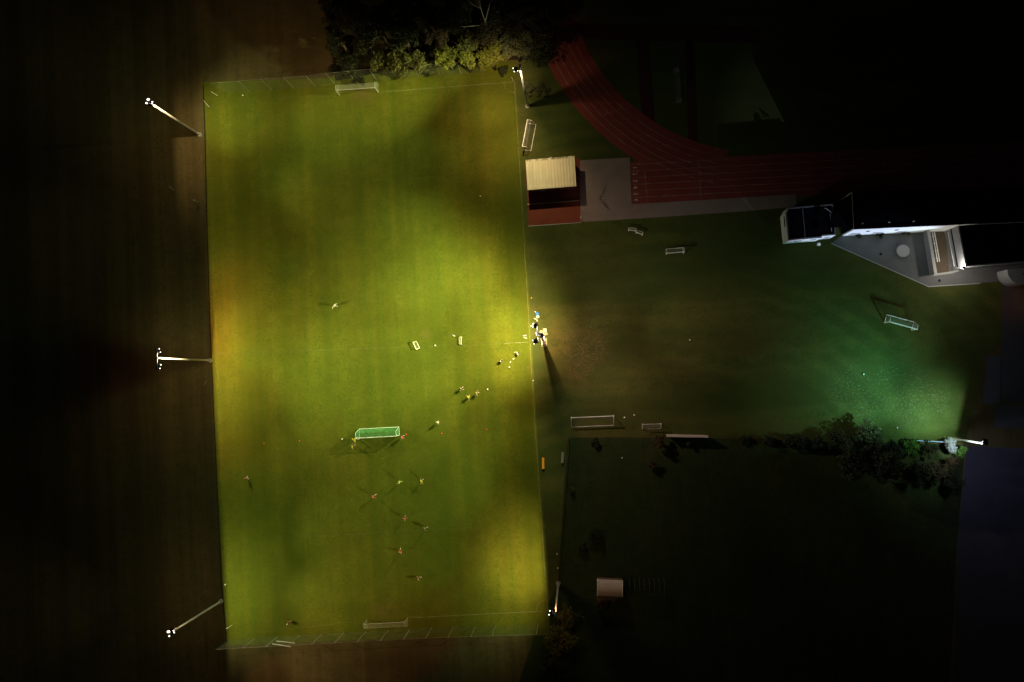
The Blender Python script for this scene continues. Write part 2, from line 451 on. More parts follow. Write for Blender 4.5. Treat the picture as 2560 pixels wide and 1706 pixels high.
# faint chalk lines
def line(name, pts, w, mat, z=0.008):
    g = MB(); g.strip(P(*pts), w, z); return struct(name, g, mat)
line('touch_line', [(1286, 205), (1322, 800), (1327, 900), (1340, 1100), (1369, 1528)], .14, M['chalk'])
line('touch_line', [(515, 262), (529, 560), (541, 870), (556, 1300), (566, 1590)], .14, M['chalk_faint'])
line('goal_line', [(515, 262), (849, 239)], .13, M['chalk_faint'])
line('goal_line', [(948, 231), (1285, 205)], .14, M['chalk'])
line('goal_line', [(1020, 1545), (1369, 1528)], .14, M['chalk'])
line('goal_line', [(566, 1590), (918, 1551)], .13, M['chalk_faint'])
line('halfway_line', [(1321, 856), (1262, 859)], .16, M['chalk'], .012)
line('halfway_line', [(1262, 859), (1000, 869), (541, 885)], .12, M['chalk_faint'], .012)
line('penalty_line', [(640, 254), (652, 470), (1132, 440), (1118, 217)], .12, M['chalk_faint'], .012)
line('penalty_line', [(706, 1574), (694, 1346), (1204, 1318), (1220, 1535)], .12, M['chalk_faint'], .012)
for (cx, cy, a0) in ((1285, 206, 180), (1368, 1527, 90)):
    p = at(cx, cy); g = MB(); g.strip([(p.x+1.9*math.cos(R(a0+q*9)), p.y+1.9*math.sin(R(a0+q*9))) for q in range(11)], .13, .016); struct('corner_arc', g, M['chalk'])
# athletics track
S0, S1 = at(1581, 412), at(1746, 403)
sd = (S1-S0).normalized(); sn = Vector((-sd.y, sd.x, 0))
if sn.y < 0: sn = -sn
pts3 = [at(1375, 170), at(1476, 310), at(1571, 388)]
def circ(a, b, c):
    A = np.array([[2*(b.x-a.x), 2*(b.y-a.y)], [2*(c.x-a.x), 2*(c.y-a.y)]]); B = np.array([b.x**2-a.x**2+b.y**2-a.y**2, c.x**2-a.x**2+c.y**2-a.y**2])
    s = np.linalg.solve(A, B); return Vector((s[0], s[1], 0)), math.dist(s, (a.x, a.y))
# bend: outer edge tangent to lane 6, radius measured from the photograph
BC, BR = circ(*pts3)
TRACK_DBG = (BC, BR)
LANE = 1.2
def arc(r, a0, a1, n=60): return [(BC.x+r*math.cos(a0+(a1-a0)*i/n), BC.y+r*math.sin(a0+(a1-a0)*i/n)) for i in range(n+1)]
A0 = ang(BC, at(1340, 20)); A1 = ang(BC, at(1800, 470))
if A0 < 0: A0 += 2*PI
if A1 < 0: A1 += 2*PI
g = MB(); o = arc(BR, A0, A1); i_ = arc(BR-6*LANE-.4, A0, A1)
vs = [(x, y, .006) for x, y in o]+[(x, y, .006) for x, y in i_]; n = len(o)
g.add(vs, [(k, k+1, n+k+1, n+k) for k in range(n-1)]); struct('running_track_bend', g, M['tartan'])
g = MB(); q = S0-sd*.3; q6 = S0-sn*7.35-sd*.3
g.sheet([q+sn*.5, q6, q6+sd*75, q+sn*.5+sd*75], .010); struct('running_track_straight', g, M['tartan'])
for k in range(1, 6):
    g = MB(); g.strip(arc(BR-k*LANE-.12, A0, A1), .08, .016); struct('lane_line', g, M['laneline'])
for k in range(0, 6):
    a = S0-sn*(1.21*k); g = MB(); g.strip([a, a+sd*72], .08, .020); struct('lane_line', g, M['laneline'])
for px0, px1, k in (((1610, 411), (1618.7, 506), .1), ((1746, 403), (1753, 497), .1)):
    g = MB(); g.strip(P(px0, px1), k, .024); struct('start_line', g, M['laneline'])
stag = ang(BC, at(1513, 292))
for k in range(6):
    a = stag + (k-2.5)*.014; r0, r1 = BR-k*LANE-.2, BR-(k+1)*LANE-.05
    g = MB(); g.strip([(BC.x+r*math.cos(a), BC.y+r*math.sin(a)) for r in (r0, r1)], .08, .022); struct('stagger_mark', g, M['laneline'])
for k, ch in enumerate('123456'):
    p = at(1581+.7*k, 420+16.4*k); cu = bpy.data.curves.new('lane_number', 'FONT'); cu.body = ch; cu.size = 1.05; cu.align_x = 'CENTER'; cu.align_y = 'CENTER'; cu.offset = .012
    to = bpy.data.objects.new('lane_number_text', cu); COL.objects.link(to); bpy.context.view_layer.update()
    me = bpy.data.meshes.new_from_object(to.evaluated_get(bpy.context.evaluated_depsgraph_get())); bpy.data.objects.remove(to)
    o = bpy.data.objects.new('lane_number', me); me.materials.clear(); me.materials.append(M['digit']); COL.objects.link(o)
    o.location = (p.x+.4, p.y, .026); o.rotation_euler = (0, 0, -PI/2+math.atan2(sd.y, sd.x)); o['kind'] = 'structure'
g = MB(); g.sheet(P((1432, 58), (1900, 66), (1900, 108), (1450, 98)), .002); struct('jump_apron', g, M['dimred'])
g = MB(); g.sheet(P((1590, 100), (1622, 100), (1640, 330), (1606, 330)), .004); struct('runway', g, M['dimred'])
g = MB(); g.sheet(P((1712, 100), (1735, 100), (1745, 360), (1722, 360)), .004); struct('runway', g, M['dimred'])
# paving round the hut
g = MB(); g.sheet(P((1436, 402), (1574, 394), (1579, 511), (1750, 501), (1990, 486), (1990, 517), (1870, 528), (1640, 544), (1452, 555.5)), .012); struct('pavement', g, M['paving'])
g = MB(); g.sheet(P((1313, 404), (1450, 396), (1450.6, 503), (1319, 512.5)), .016); struct('rubber_floor', g, M['redpad'])
g = MB(); g.sheet(P((1319, 512.5), (1450.6, 503), (1452, 555.5), (1321.6, 565)), .018); struct('rubber_floor', g, M['redpad'])
g = MB(); g.sheet(P((1321, 565), (1452, 556), (1452.3, 557.5), (1321.3, 567)), .03); struct('kerb', g, M['kerb'])
# school terrace, road and paths
TER = P((2079, 609), (2108, 586), (2312, 566), (2380, 560), (2424, 668), (2600, 655), (2600, 700), (2444, 708), (2321, 716))
g = MB(); g.prism(TER, -.05, .06); struct('terrace', g, M['terrace'])
g = MB(); a, b, c = P((2077.5, 609), (2321, 717.2), (2450, 709)); g.strip([a, b], .16, .10); g.strip([b, c], .16, .10); struct('kerb', g, M['kerb'])
g = MB(); g.sheet(P((2417, 1116), (2480, 1118), (2800, 1130), (2800, 2000), (2378, 2000), (2395, 1340)), .008); struct('road', g, M['asphalt'])
g = MB(); g.sheet(P((2467.5, 890), (2503, 890), (2500, 1011), (2457, 1011)), .016); struct('path', g, M['slabs'])
g = MB(); g.sheet(P((2487, 1013), (2700, 1010), (2700, 1070), (2485, 1070)), .012); struct('path', g, M['slabs'])
g = MB(); g.sheet(P((2505, 700), (2800, 680), (2800, 1005), (2505, 1005)), .009); struct('path', g, M['asphalt'])

# ------------------------------------------------------------------ floodlight masts
MH = 17.3
def spot(name, parent, loc, az, el, cone, col, watts, r=.006, blend=1.0):
    l = bpy.data.lights.new(name, 'SPOT'); l.energy = watts; l.color = col; l.spot_size = R(cone); l.spot_blend = blend; l.shadow_soft_size = r
    o = bpy.data.objects.new(name, l); COL.objects.link(o)
    d = Vector((math.cos(R(az))*math.cos(R(el)), math.sin(R(az))*math.cos(R(el)), -math.sin(R(el))))
    o.location = loc; o.rotation_euler = d.to_track_quat('-Z', 'Y').to_euler(); o.parent = parent
    return o
def point(name, parent, loc, col, watts, r=.08):
    l = bpy.data.lights.new(name, 'POINT'); l.energy = watts; l.color = col; l.shadow_soft_size = r
    o = bpy.data.objects.new(name, l); COL.objects.link(o); o.location = loc; o.parent = parent
    return o
MAST = {'A': (501, 338), 'B': (526, 901.5), 'C': (552.7, 1503.6), 'D': (1319, 267), 'E': (1396, 1459), 'F': (1357, 848)}
HEADS = {  # mast, local lamp position, facing azimuth of the housing, clip azimuth, forward tilt
 'A': ('A', (.50, -.15, -.3), -20, 0, -22), 'Bn': ('B', (-.05, 1.15, -.3), 17, 0, 2), 'Bs': ('B', (-.05, -1.35, -.3), -17, 0, 2),
 'C': ('C', (.50, .15, -.3), 20, 0, 2), 'D': ('D', (-.78, -.15, -.3), 195, 180, -89), 'E': ('E', (-.60, .15, -.3), 165, 180, 6),
 'Fn': ('F', (-.30, 1.25, -.3), 163, 180, -89), 'Fs': ('F', (-.45, -1.25, -.3), 197, 180, -89), 'Fe': ('F', (.72, -.35, -.3), 5, 0, -89)}
MLAB = {'A': 'floodlight mast leaning to the upper left corner of the pitch, bare lit discs on top',
 'B': 'floodlight mast halfway along the left fence with a crossarm and two lamp heads',
 'C': 'floodlight mast at the lower left corner of the pitch by the dark field',
 'D': 'floodlight mast under the trees at the upper right corner of the pitch',
 'E': 'floodlight mast beside the lower right trees with one black lamp head',
 'F': 'floodlight mast beside the white cabinet at midfield, with three black lamp heads'}
WARM_B = .48
WB = {'Fe': .78, 'D': .55}
def beam_lamp(name, parent, loc, beams, wb, r=.006, cut=None):
    """one lamp whose reflector throws several soft lobes (azimuth, dip, cone, red W, green W)"""
    tot = max(1.0, sum(max(b[3], b[4]) for b in beams))
    o = point(name, parent, loc, (1, 1, 1), tot, r); l = o.data; l.use_nodes = True; t = l.node_tree; t.nodes.clear()
    g = t.nodes.new('ShaderNodeNewGeometry'); acc = None
    for (az, el, cone, pr, pg) in beams:
        d = (math.cos(R(az))*math.cos(R(el)), math.sin(R(az))*math.cos(R(el)), -math.sin(R(el)))
        v = t.nodes.new('ShaderNodeVectorMath'); v.operation = 'DOT_PRODUCT'; t.links.new(g.outputs['Incoming'], v.inputs[0]); v.inputs[1].default_value = d
        k = ramp(t, v.outputs['Value'], math.cos(R(cone/2)), 1.0)
        sc = t.nodes.new('ShaderNodeVectorMath'); sc.operation = 'SCALE'; sc.inputs[0].default_value = (pr/tot, pg/tot, wb*pg/tot); t.links.new(k, sc.inputs['Scale'])
        if acc is None: acc = sc.outputs[0]
        else:
            ad = t.nodes.new('ShaderNodeVectorMath'); ad.operation = 'ADD'; t.links.new(acc, ad.inputs[0]); t.links.new(sc.outputs[0], ad.inputs[1]); acc = ad.outputs[0]
    if cut:                                   # added emission cut-off without a visor part: nothing leaves flatter than this dip
        sx = t.nodes.new('ShaderNodeSeparateXYZ'); t.links.new(g.outputs['Incoming'], sx.inputs[0])
        kz = ramp(t, math_(t, 'MULTIPLY', sx.outputs[2], -1.0), math.sin(R(cut[0])), math.sin(R(cut[1])))
        sc = t.nodes.new('ShaderNodeVectorMath'); sc.operation = 'SCALE'; t.links.new(acc, sc.inputs[0]); t.links.new(kz, sc.inputs['Scale']); acc = sc.outputs[0]
    e = t.nodes.new('ShaderNodeEmission'); e.inputs['Strength'].default_value = 1.0; t.links.new(acc, e.inputs['Color'])
    ou = t.nodes.new('ShaderNodeOutputLight'); t.links.new(e.outputs[0], ou.inputs[0])
    return o
MROOT = {}
for k, base in MAST.items():
    b = at(*base); t = thing('floodlight_mast', MLAB[k], 'floodlight mast', b, 0, 'floodlight masts round the football pitch'); MROOT[k] = t
    g = MB(); g.tube([(0, 0, 0), (0, 0, 8), (0, 0, MH-.1)], [.20, .17, .13], 12); g.tube([(0, 0, MH-.1), (0, 0, MH+.1)], [.17, .17], 12); g.build('pole', M['galv'], t, True)
    g = MB(); g.tube([(0, 0, 0), (0, 0, .35)], [.42, .38], 12); g.build('footing', M['kerb'], t)
    g = MB(); g.box((.2, 0, 1.2), (.1, .22, .5)); g.build('service_hatch', M['galv'], t)
    arm = MB()
    if k == 'B': arm.tube([(-.2, 1.6, MH), (-.2, -1.75, MH)], .075, 8)
    elif k == 'F': arm.tube([(-.02, 1.75, MH), (0, -1.6, MH)], .10, 8); arm.tube([(0, -.1, MH), (.5, -.35, MH)], .09, 8); arm.box((0, -.05, MH+.05), (.5, .55, .22)); 
    elif k in 'DE':
        sx = -.45; arm.tube([(.0, 0, MH), (sx, -.1 if k == 'D' else .15, MH)], .09, 8); arm.tube([(0, 0, MH), (0, .55 if k == 'D' else -.5, MH)], .15, 8)
    else: arm.tube([(-.1, .35, MH), (-.1, -.45, MH)], .08, 8)
    arm.build('crossarm', M['galv'], t, True)
def head(key):
    mk, lp, face, clipaz, de = HEADS[key]; t = MROOT[mk]
    L = Vector((lp[0], lp[1], MH+lp[2])); f = R(face); cf = R(clipaz)
    small = mk in 'AC'
    W, D, Hh = (.42, .42, .36) if small else (.72, .66, .36)
    def loc(fw, sd_, up, a=f): return L+Vector((math.cos(a)*fw-math.sin(a)*sd_, math.sin(a)*fw+math.cos(a)*sd_, up))
    # black weatherproof housing, open in front: top plate, back and sides
    g = MB(); g.box(loc(-.12, 0, .20), (D, W, .05), f); g.box(loc(-.12-D/2+.02, 0, .02), (.04, W, .32), f)
    hs = g.build('housing', M['dark'], t)
    e = .12*math.tan(R(de)) if de > -80 else 0; g = MB()
    if de > -80: g.box(L+Vector((math.cos(cf)*(e-.35), math.sin(cf)*(e-.35), -.13)), (.70, .9, .02), cf)
    if de > -80: g.build('baffle', M['black'], hs)
    s = .10 if small else .08
    for sd_ in (-W/2+.06, W/2-.06): MB().ball(loc(D/2-.05, sd_, .18), s, 8, 5, (1, 1, .6)).build('lamp_glass', M['lens'], hs)
    if small: MB().ball(loc(-.62, .32, .30), .22, 10, 6, (1.2, .8, .5)).build('lamp_glass', M['lens'], hs); MB().ball(loc(-.75, -.34, .30), .15, 10, 6, (.8, 1, .5)).build('lamp_glass', M['lens'], hs)
    beam_lamp('lamp', hs, L, [b[1:] for b in BEAMS if b[0] == key], WB.get(key, WARM_B), .006 if de > -80 else .05)
for k in HEADS: head(k)
SP = {'A': (.5, -.3), 'B': (.55, 0), 'C': (.5, .35), 'D': (-.45, -.45), 'E': (-.45, .5), 'F': (-.5, .1)}
for k, (dx, dy) in SP.items():
    w = 520
    if k == 'F':
        point('stray_light', MROOT[k], (.35, .9, MH+.1), (1, .88, .75), 45); point('stray_light', MROOT[k], (.30, -.95, MH+.1), (1, .88, .75), 45); point('stray_light', MROOT[k], (-.6, 0, MH+.35), (1, .9, .8), 60); continue  # added points above the arms brighten their tops
    point('stray_light', MROOT[k], (dx, dy, MH-.25), (1, .88, .55), w)
spot('added_spill_lamp', MROOT['E'], (-.45, .5, MH-.3), -62, 52, 62, (1, .86, .45), 27000, .05)  # added spot brightening the lower right trees, no lamp head of its own
spot('added_spill_lamp', MROOT['D'], (-.45, -.45, MH-.3), 168, 27, 44, (1, .95, .42), 52000, .05)  # added spot brightening the upper tree row
for k, bl in (('A', (-.4, -.2, MH-.5)), ('B', (-.65, -.1, MH-.5)), ('C', (-.5, .2, MH-.5))):
    bb = [b[1:] for b in BEAMS if b[0] == k+'_back']
    if bb: beam_lamp('added_spill_lamp', MROOT[k], bl, bb, WARM_B, .5)  # added backward spill for the field left of the fence
for (h, az, el, cone, pr, pg) in BEAMS:
    if h[1:] == '_spill': point('stray_light', MROOT[h[0]], (SP[h[0]][0], SP[h[0]][1], MH-1.0), Vector((pr, pg, .42*pg))/max(pr, pg), max(pr, pg))

# cool street floodlight by the lower right hedge
b = at(2371, 1095); G = thing('street_floodlight', 'tall white lit lamp post beside the silvery shrub at the right end of the hedge', 'lamp post', b)
GH = 12.0
g = MB(); g.tube([(0, 0, 0), (0, 0, GH)], [.20, .13], 12); g.build('pole', M['white'], G, True)
g = MB(); g.box((-.25, .2, GH+.14), (.8, .6, .14), R(-35)); hs = g.build('lamp_head', M['dark'], G)
g = MB(); g.ball((-.55, .42, GH+.08), .09, 8, 5, (1, 1, .5)); g.build('lamp_glass', M['lens_cool'], hs)
COOL = (.62, .92, 1.0)
GL = (-.5, .35, GH-.05)
beam_lamp('lamp', hs, GL, [b[1:] for b in BEAMS if b[0] == 'G'], .82, .006, (10.5, 16))
g = MB(); cf = R(163); g.box((GL[0]-math.cos(cf)*.37, GL[1]-math.sin(cf)*.37, GH-.18), (.70, 1.1, .02), cf); g.build('baffle', M['black'], hs)
spot('added_spill_lamp', hs, (.05, -.35, GH-.25), -85, 83, 26, (.78, .92, 1.0), 7000, .05, .9)  # added spot whitening the shrub at the post
ws = spot('lamp', hs, (GL[0]-.3, GL[1]+.1, GL[2]), 106, 13.2, 38, (.60, .72, 1.0), 80000, .03, .4); ws.scale = (1, .24, 1)
point('stray_light', G, (-.75, -.35, GH-.6), (.72, .80, 1.0), 420)
spot('added_spill_lamp', hs, (.35, -.35, GH-.25), -62, 50, 115, (.62, .64, 1.0), 1250, .05)  # added spot brightening the road
# sodium street lamp just past the right edge
b = at(2582, 742); t = thing('street_lamp', 'orange street lamp past the right edge beyond the porch', 'street lamp', b)
g = MB(); g.tube([(0, 0, 0), (0, 0, 5.2)], [.08, .06], 8); g.tube([(0, 0, 5.2), (-.3, 0, 5.4), (-.8, 0, 5.4)], .045, 8); g.build('pole', M['galv'], t, True)
g = MB(); g.box((-1.0, 0, 5.42), (.6, .25, .12)); hd = g.build('lamp_head', M['dark'], t)
g = MB(); g.box((-1.0, 0, 5.35), (.5, .2, .03)); g.build('lamp_glass', M['lens_sodium'], hd)
spot('lamp', hd, (-1.0, 0, 5.28), 200, 75, 110, (1, .33, .06), 200, .1)

# ------------------------------------------------------------------ hut beside the running track
c = P((1313, 401), (1436, 392.3), (1440.8, 465.6), (1318.7, 475.6), z=2.75)
o0 = c[3]; ux = (c[2]-c[3]); rz = math.atan2(ux.y, ux.x); wx = ux.length; uy = (c[0]-c[3]); wy = uy.length
hut = thing('sports_hut', 'small hut with a pale corrugated metal roof next to the running track', 'hut', (o0.x, o0.y, 0), rz)
g = MB(); nx = 48; fs = []
for i in range(nx+1):
    x = wx*i/nx; z = .035*math.cos(2*PI*i/3.0)
    g.v += [(x, -.0, 2.72+z), (x, wy, 2.90+z)]
for i in range(nx): g.f.append((2*i, 2*i+2, 2*i+3, 2*i+1)); g.mi.append(0)
n0 = len(g.v); g.v += [(v[0], v[1], v[2]-.05) for v in g.v[:n0]]
for i in range(nx):
    g.f.append((n0+2*i+1, n0+2*i+3, n0+2*i+2, n0+2*i)); g.f.append((2*i, n0+2*i, n0+2*i+2, 2*i+2)); g.f.append((2*i+3, n0+2*i+3, n0+2*i+1, 2*i+1)); g.mi += [0]*3
rf = g.build('roof', M['corr'], hut)
g = MB(); g.box((wx*.52, wy+.05, 2.86), (.25, .12, .18)); g.build('roof_vent', M['galv'], rf)
g = MB(); g.box((wx/2, .35, 1.31), (wx-.7, .12, 2.62)); g.box((wx/2, wy-.3, 1.36), (wx-.7, .12, 2.72)); g.box((.35, wy/2, 1.33), (.12, wy-.77, 2.66)); g.box((wx-.35, wy/2, 1.33), (.12, wy-.77, 2.66)); g.build('wall', M['brown_wall'], hut)
g = MB(); g.box((wx*.3, .27, 1.05), (1.0, .05, 2.1)); dr = g.build('door', M['grey_wood'], hut); g = MB(); g.box((wx*.3+.4, .23, 1.05), (.12, .04, .04)); g.build('handle', M['galv'], dr)
g = MB(); g.box((wx*.65, .27, 1.5), (1.6, .05, .8)); g.build('window', M['glass_dark'], hut)
a, b = at(1318.7, 512.5), at(1448, 503.2); t = thing('kerb_rail', 'low pale rail along the red floor below the hut', 'rail', (a.x, a.y, 0), ang(a, b))
L = (b-a).length; g = MB(); g.box((L/2, 0, .34), (L, .16, .10)); g.build('top_rail', M['tan'], t)
for i in range(6):
    g = MB(); g.box((L*(i+.5)/6, 0, .145), (.08, .08, .29)); g.build('post', M['tan'], t)
a = at(1452, 545); t = thing('water_tap', 'small pale post at the corner of the red rubber floor', 'post', (a.x, a.y, 0)); g = MB(); g.box((0, 0, .45), (.12, .3, .9)); g.build('post', M['white'], t); g = MB(); g.tube([(0, -.15, .8), (0, -.32, .8), (0, -.34, .72)], .03, 6); g.build('spout', M['galv'], t)

# ------------------------------------------------------------------ school buildings
def wallbox(name, poly, z0, z1, mat, parent, o0):
    g = MB(); g.prism([(p.x-o0.x, p.y-o0.y) for p in poly], z0, z1); return g.build(name, mat, parent)
BL, TL, BRr = at(1957, 610.4), at(1949, 531.6), at(2074, 601); TR = TL+(BRr-BL)
t = thing('school_annex', 'small flat roofed annex with bright bluish white wall, left of the school', 'building', (BL.x, BL.y, 0), 0)
u = (BRr-BL).normalized(); v = (TL-BL).normalized(); Lx = (BRr-BL).length; Ly = (TL-BL).length
def q(x, y): return BL+u*x+v*y
# outer walls, the right third set back at the door
sb = Lx*.70
poly = [q(0, 0), q(sb, 0), q(sb, .28), q(Lx, .28), q(Lx, Ly), q(.55, Ly), q(0, Ly-.9)]
wallbox('wall', poly, 0, 3.35, M['white_wall'], t, BL)
ins = [q(.25, .25), q(sb-.02, .25), q(sb-.02, .5), q(Lx-.25, .5), q(Lx-.25, Ly-.22), q(.65, Ly-.22), q(.25, Ly-1.0)]
rf = wallbox('roof', ins, 3.353, 3.40, M['roof_dark'], t, BL)
g = MB(); P0 = [p-BL for p in poly]; P1 = [p-BL for p in ins]
for i in range(7):
    j = (i+1) % 7
    g.add([(P0[i].x, P0[i].y, 3.353), (P0[j].x, P0[j].y, 3.353), (P1[j].x, P1[j].y, 3.353), (P1[i].x, P1[i].y, 3.353), (P0[i].x, P0[i].y, 3.50), (P0[j].x, P0[j].y, 3.50), (P1[j].x, P1[j].y, 3.50), (P1[i].x, P1[i].y, 3.50)], [(4, 5, 6, 7), (0, 1, 5, 4), (2, 3, 7, 6)])
g.build('parapet', M['capping'], t)
def lp(x, y, z): p = q(x, y)-BL; return (p.x, p.y, z)
au = math.atan2(u.y, u.x)
g = MB(); g.box(lp(2.9, Ly/2, 3.45), (.10, Ly-.6, .09), au); g.build('roof_joint', M['capping'], rf)
for pp in ([lp(6.6, 5.0, 3.4), lp(6.6, 5.0, 3.9), lp(7.5, 4.1, 3.9)], [lp(7.35, 4.0, 3.6), lp(7.35, 2.8, 3.6)], [lp(7.3, 1.6, 3.6), lp(7.3, .9, 3.6)]): MB().tube(pp, .06, 6).build('roof_pipe', M['greywall'], rf)
MB().box(lp(5.8, 4.4, 3.6), (.5, 1.6, .4), au).build('roof_unit', M['roof_dark'], rf); MB().box(lp(5.2, 1.6, 3.55), (.6, 1.0, .3), au).build('roof_unit', M['roof_dark'], rf)
g = MB(); g.box(lp(2.0, -.012, 2.0), (1.3, .04, .55), au); g.build('window', M['glass_dark'], t)
g = MB(); g.box(lp(4.6, -.012, 2.0), (1.0, .04, .45), au); g.build('window', M['glass_dark'], t)
g = MB(); g.box(lp(7.2, .27, 1.05), (1.0, .04, 2.1), au); d = g.build('door', M['greywall'], t); g = MB(); g.box(lp(7.6, .23, 1.0), (.12, .05, .05), au); g.build('handle', M['dark'], d)
g = MB(); g.box(lp(-.012, Ly*.62, 2.4), (.04, 1.9, .5), au); g.build('window', M['glass_dark'], t)
pa = P((2078, 570), (2122, 566), (2122, 530), (2078, 530), z=3.7); pt = thing('added_passage', 'dark covered passage added between the annex and the school to block light', 'passage', (pa[0].x, pa[0].y, 0)); q0 = pa[0]  # roof and wall added to stop lamp light between the buildings
g = MB(); g.prism([(p.x-q0.x, p.y-q0.y) for p in pa], 3.5, 3.7); g.build('roof', M['roof_dark'], pt); g = MB(); mm = (pa[2]+pa[3])/2-q0; dd = pa[2]-pa[3]; g.box((mm.x, mm.y-.12, 1.745), (dd.length, .1, 3.49), math.atan2(dd.y, dd.x)); g.build('wall', M['greywall'], pt)
p = at(2044.5, 613); t = thing('white_bin', 'small pale round bin on the grass under the annex wall', 'bin', (p.x, p.y, 0)); g = MB(); g.tube([(0, 0, 0), (0, 0, .7)], [.22, .27], 14); g.build('body', M['cream'], t, True); g = MB(); g.tube([(0, 0, .70), (0, 0, .76)], [.29, .25], 14); g.build('lid', M['white'], t)

# main block
ZB = 5.7
sw, se, ne, nw = P((2135.5, 574), (2311, 566), (2640, 470), (2131, 479), z=ZB); sf = P((2640, 551), z=ZB)[0]
bld = thing('school_building', 'large dark flat roofed school building with long white wall above the terrace', 'building', (sw.x, sw.y, 0))
wallbox('wall', [sw, se, sf, ne, nw], 0, ZB-.12, M['white_wall'], bld, sw)
u2 = (se-sw).normalized(); n2 = Vector((-u2.y, u2.x, 0)); a2 = math.atan2(u2.y, u2.x); L2 = (se-sw).length
inn = [sw+n2*.3+u2*.3, se+n2*.3, sf+n2*.3, ne, nw+u2*.3]
rf = wallbox('roof', inn, ZB-.117, ZB-.05, M['roof_dark'], bld, sw)
g = MB()
for a, b in ((sw, se), (se, sf), (nw, sw)):
    d = (b-a).normalized(); nn = Vector((-d.y, d.x, 0)); mid = (a+b)/2+nn*.14-sw
    g.box((mid.x, mid.y, ZB-.03), ((b-a).length, .28, .17), math.atan2(d.y, d.x))
g.build('parapet', M['roof_dark'], bld)
def l2(x, y, z): p = u2*x+n2*y; return (p.x, p.y, z)
for i, x in enumerate((1.3, 5.6, 9.6)):
    g = MB(); g.tube([l2(x, .9, ZB-.1), l2(x, .9, ZB+.35)], .09, 8); g.ball(l2(x, .9, ZB+.38), .16, 8, 5, (1, 1, .5)); g.build('roof_vent', M['white'], rf)
for x in (3.1, 7.8):
    g = MB(); g.box(l2(x, -.015, 3.4), (.5, .05, .7), a2); g.build('window', M['glass_dark'], bld)
for x in (1.6, 5.4, 9.4):
    g = MB(); g.box(l2(x, -.015, 1.05), (1.5, .05, 2.1), a2); d = g.build('door', M['greywall'], bld); g = MB(); g.box(l2(x+.1, -.06, 1.0), (.06, .05, .3), a2); g.build('handle', M['dark'], d)
g = MB(); dd = (nw-sw); mm = dd/2-Vector((dd.normalized().y, -dd.normalized().x, 0))*.03; mm = dd/2+Vector((-dd.normalized().y, dd.normalized().x, 0))*.03; g.box((mm.x, mm.y, 2.7), (dd.length-.5, .06, 5.3), math.atan2(dd.y, dd.x)); g.build('side_dark_sheet', M['roof_dark'], bld)  # dark sheet added over the pale side wall to keep it dark
# wing on the right
ZW = 4.9
w1, w2, w3, w4 = P((2393.7, 553), (2415, 667), (2640, 648), (2640, 540), z=ZW)
wing = thing('school_wing', 'dark roofed school wing with a lit pale wall at the right edge', 'building', (w2.x, w2.y, 0))
wallbox('wall', [w1, w2, w3, w4], 0, ZW-.1, M['greywall'], wing, w2)
uw = (w1-w2).normalized(); nwv = Vector((uw.y, -uw.x, 0)); us = (w3-w2).normalized()
rf = wallbox('roof', [w1-uw*.2+nwv*.2, w2+uw*.2+us*.2, w3+uw*.2, w4-uw*.2], ZW-.097, ZW, M['roof_dark'], wing, w2)
g = MB(); m = uw*3.6-nwv*.08; g.box((m.x, m.y, 2.5), (6.6, .12, .16), math.atan2(uw.y, uw.x)); g.build('cable_duct', M['dark'], wing)
g = MB(); m = uw*3.6-nwv*.05; g.box((m.x, m.y, 1.3), (6.0, .06, .10), math.atan2(uw.y, uw.x)); g.build('wall_rail', M['white'], wing)
for k in range(3):
    g = MB(); m = us*(2.0+1.9*k)-uw*.02; g.box((m.x, m.y, 2.2), (1.2, .05, 1.0), math.atan2(us.y, us.x)); g.build('window', M['glass_dark'], wing)
# lamp on the corner of the wing
c = w2; t = thing('wall_lamp', 'small white lit lamp fixed to the corner of the school wing', 'wall lamp', (c.x, c.y, 0))
g = MB(); m = -nwv*.20-us*.0; g.tube([(0, 0, ZW-.05), (m.x*1.6, m.y*1.6, ZW-.05)], .05, 6); g.build('bracket', M['dark'], t)
g = MB(); g.box((m.x*2, m.y*2-.1, ZW+.02), (.4, .4, .12), .3); hd = g.build('lamp_head', M['dark'], t)
g = MB(); g.ball((m.x*3.4, m.y*3.4-.15, ZW-.05), .12, 8, 5); g.build('lamp_glass', M['lens_cool'], hd)
lo = -nwv*.75-uw*.35
point('lamp', hd, (lo.x, lo.y, ZW-.2), (1, .93, .84), 850, .05)
# half-round porch
pc = at(2527, 684); t = thing('school_porch', 'half round pale porch with small dark windows at the right edge of the school', 'porch', (pc.x, pc.y, 0))
ring = [(2.3*math.cos(R(a)), 2.3*math.sin(R(a))) for a in range(170, 371, 10)]
g = MB(); g.prism(ring, 0, 3.2); g.build('wall', M['greywall'], t)
g = MB(); g.prism([(x*1.03, y*1.03) for x, y in ring], 3.203, 3.32); rf = g.build('roof', M['greywall'], t)
for i in range(3):
    for j in range(2):
        g = MB(); g.box((.25+.55*j+.25*i, -.55-.5*i, 3.36), (.36, .28, .07)); g.build('rooflight', M['glass_dark'], rf)
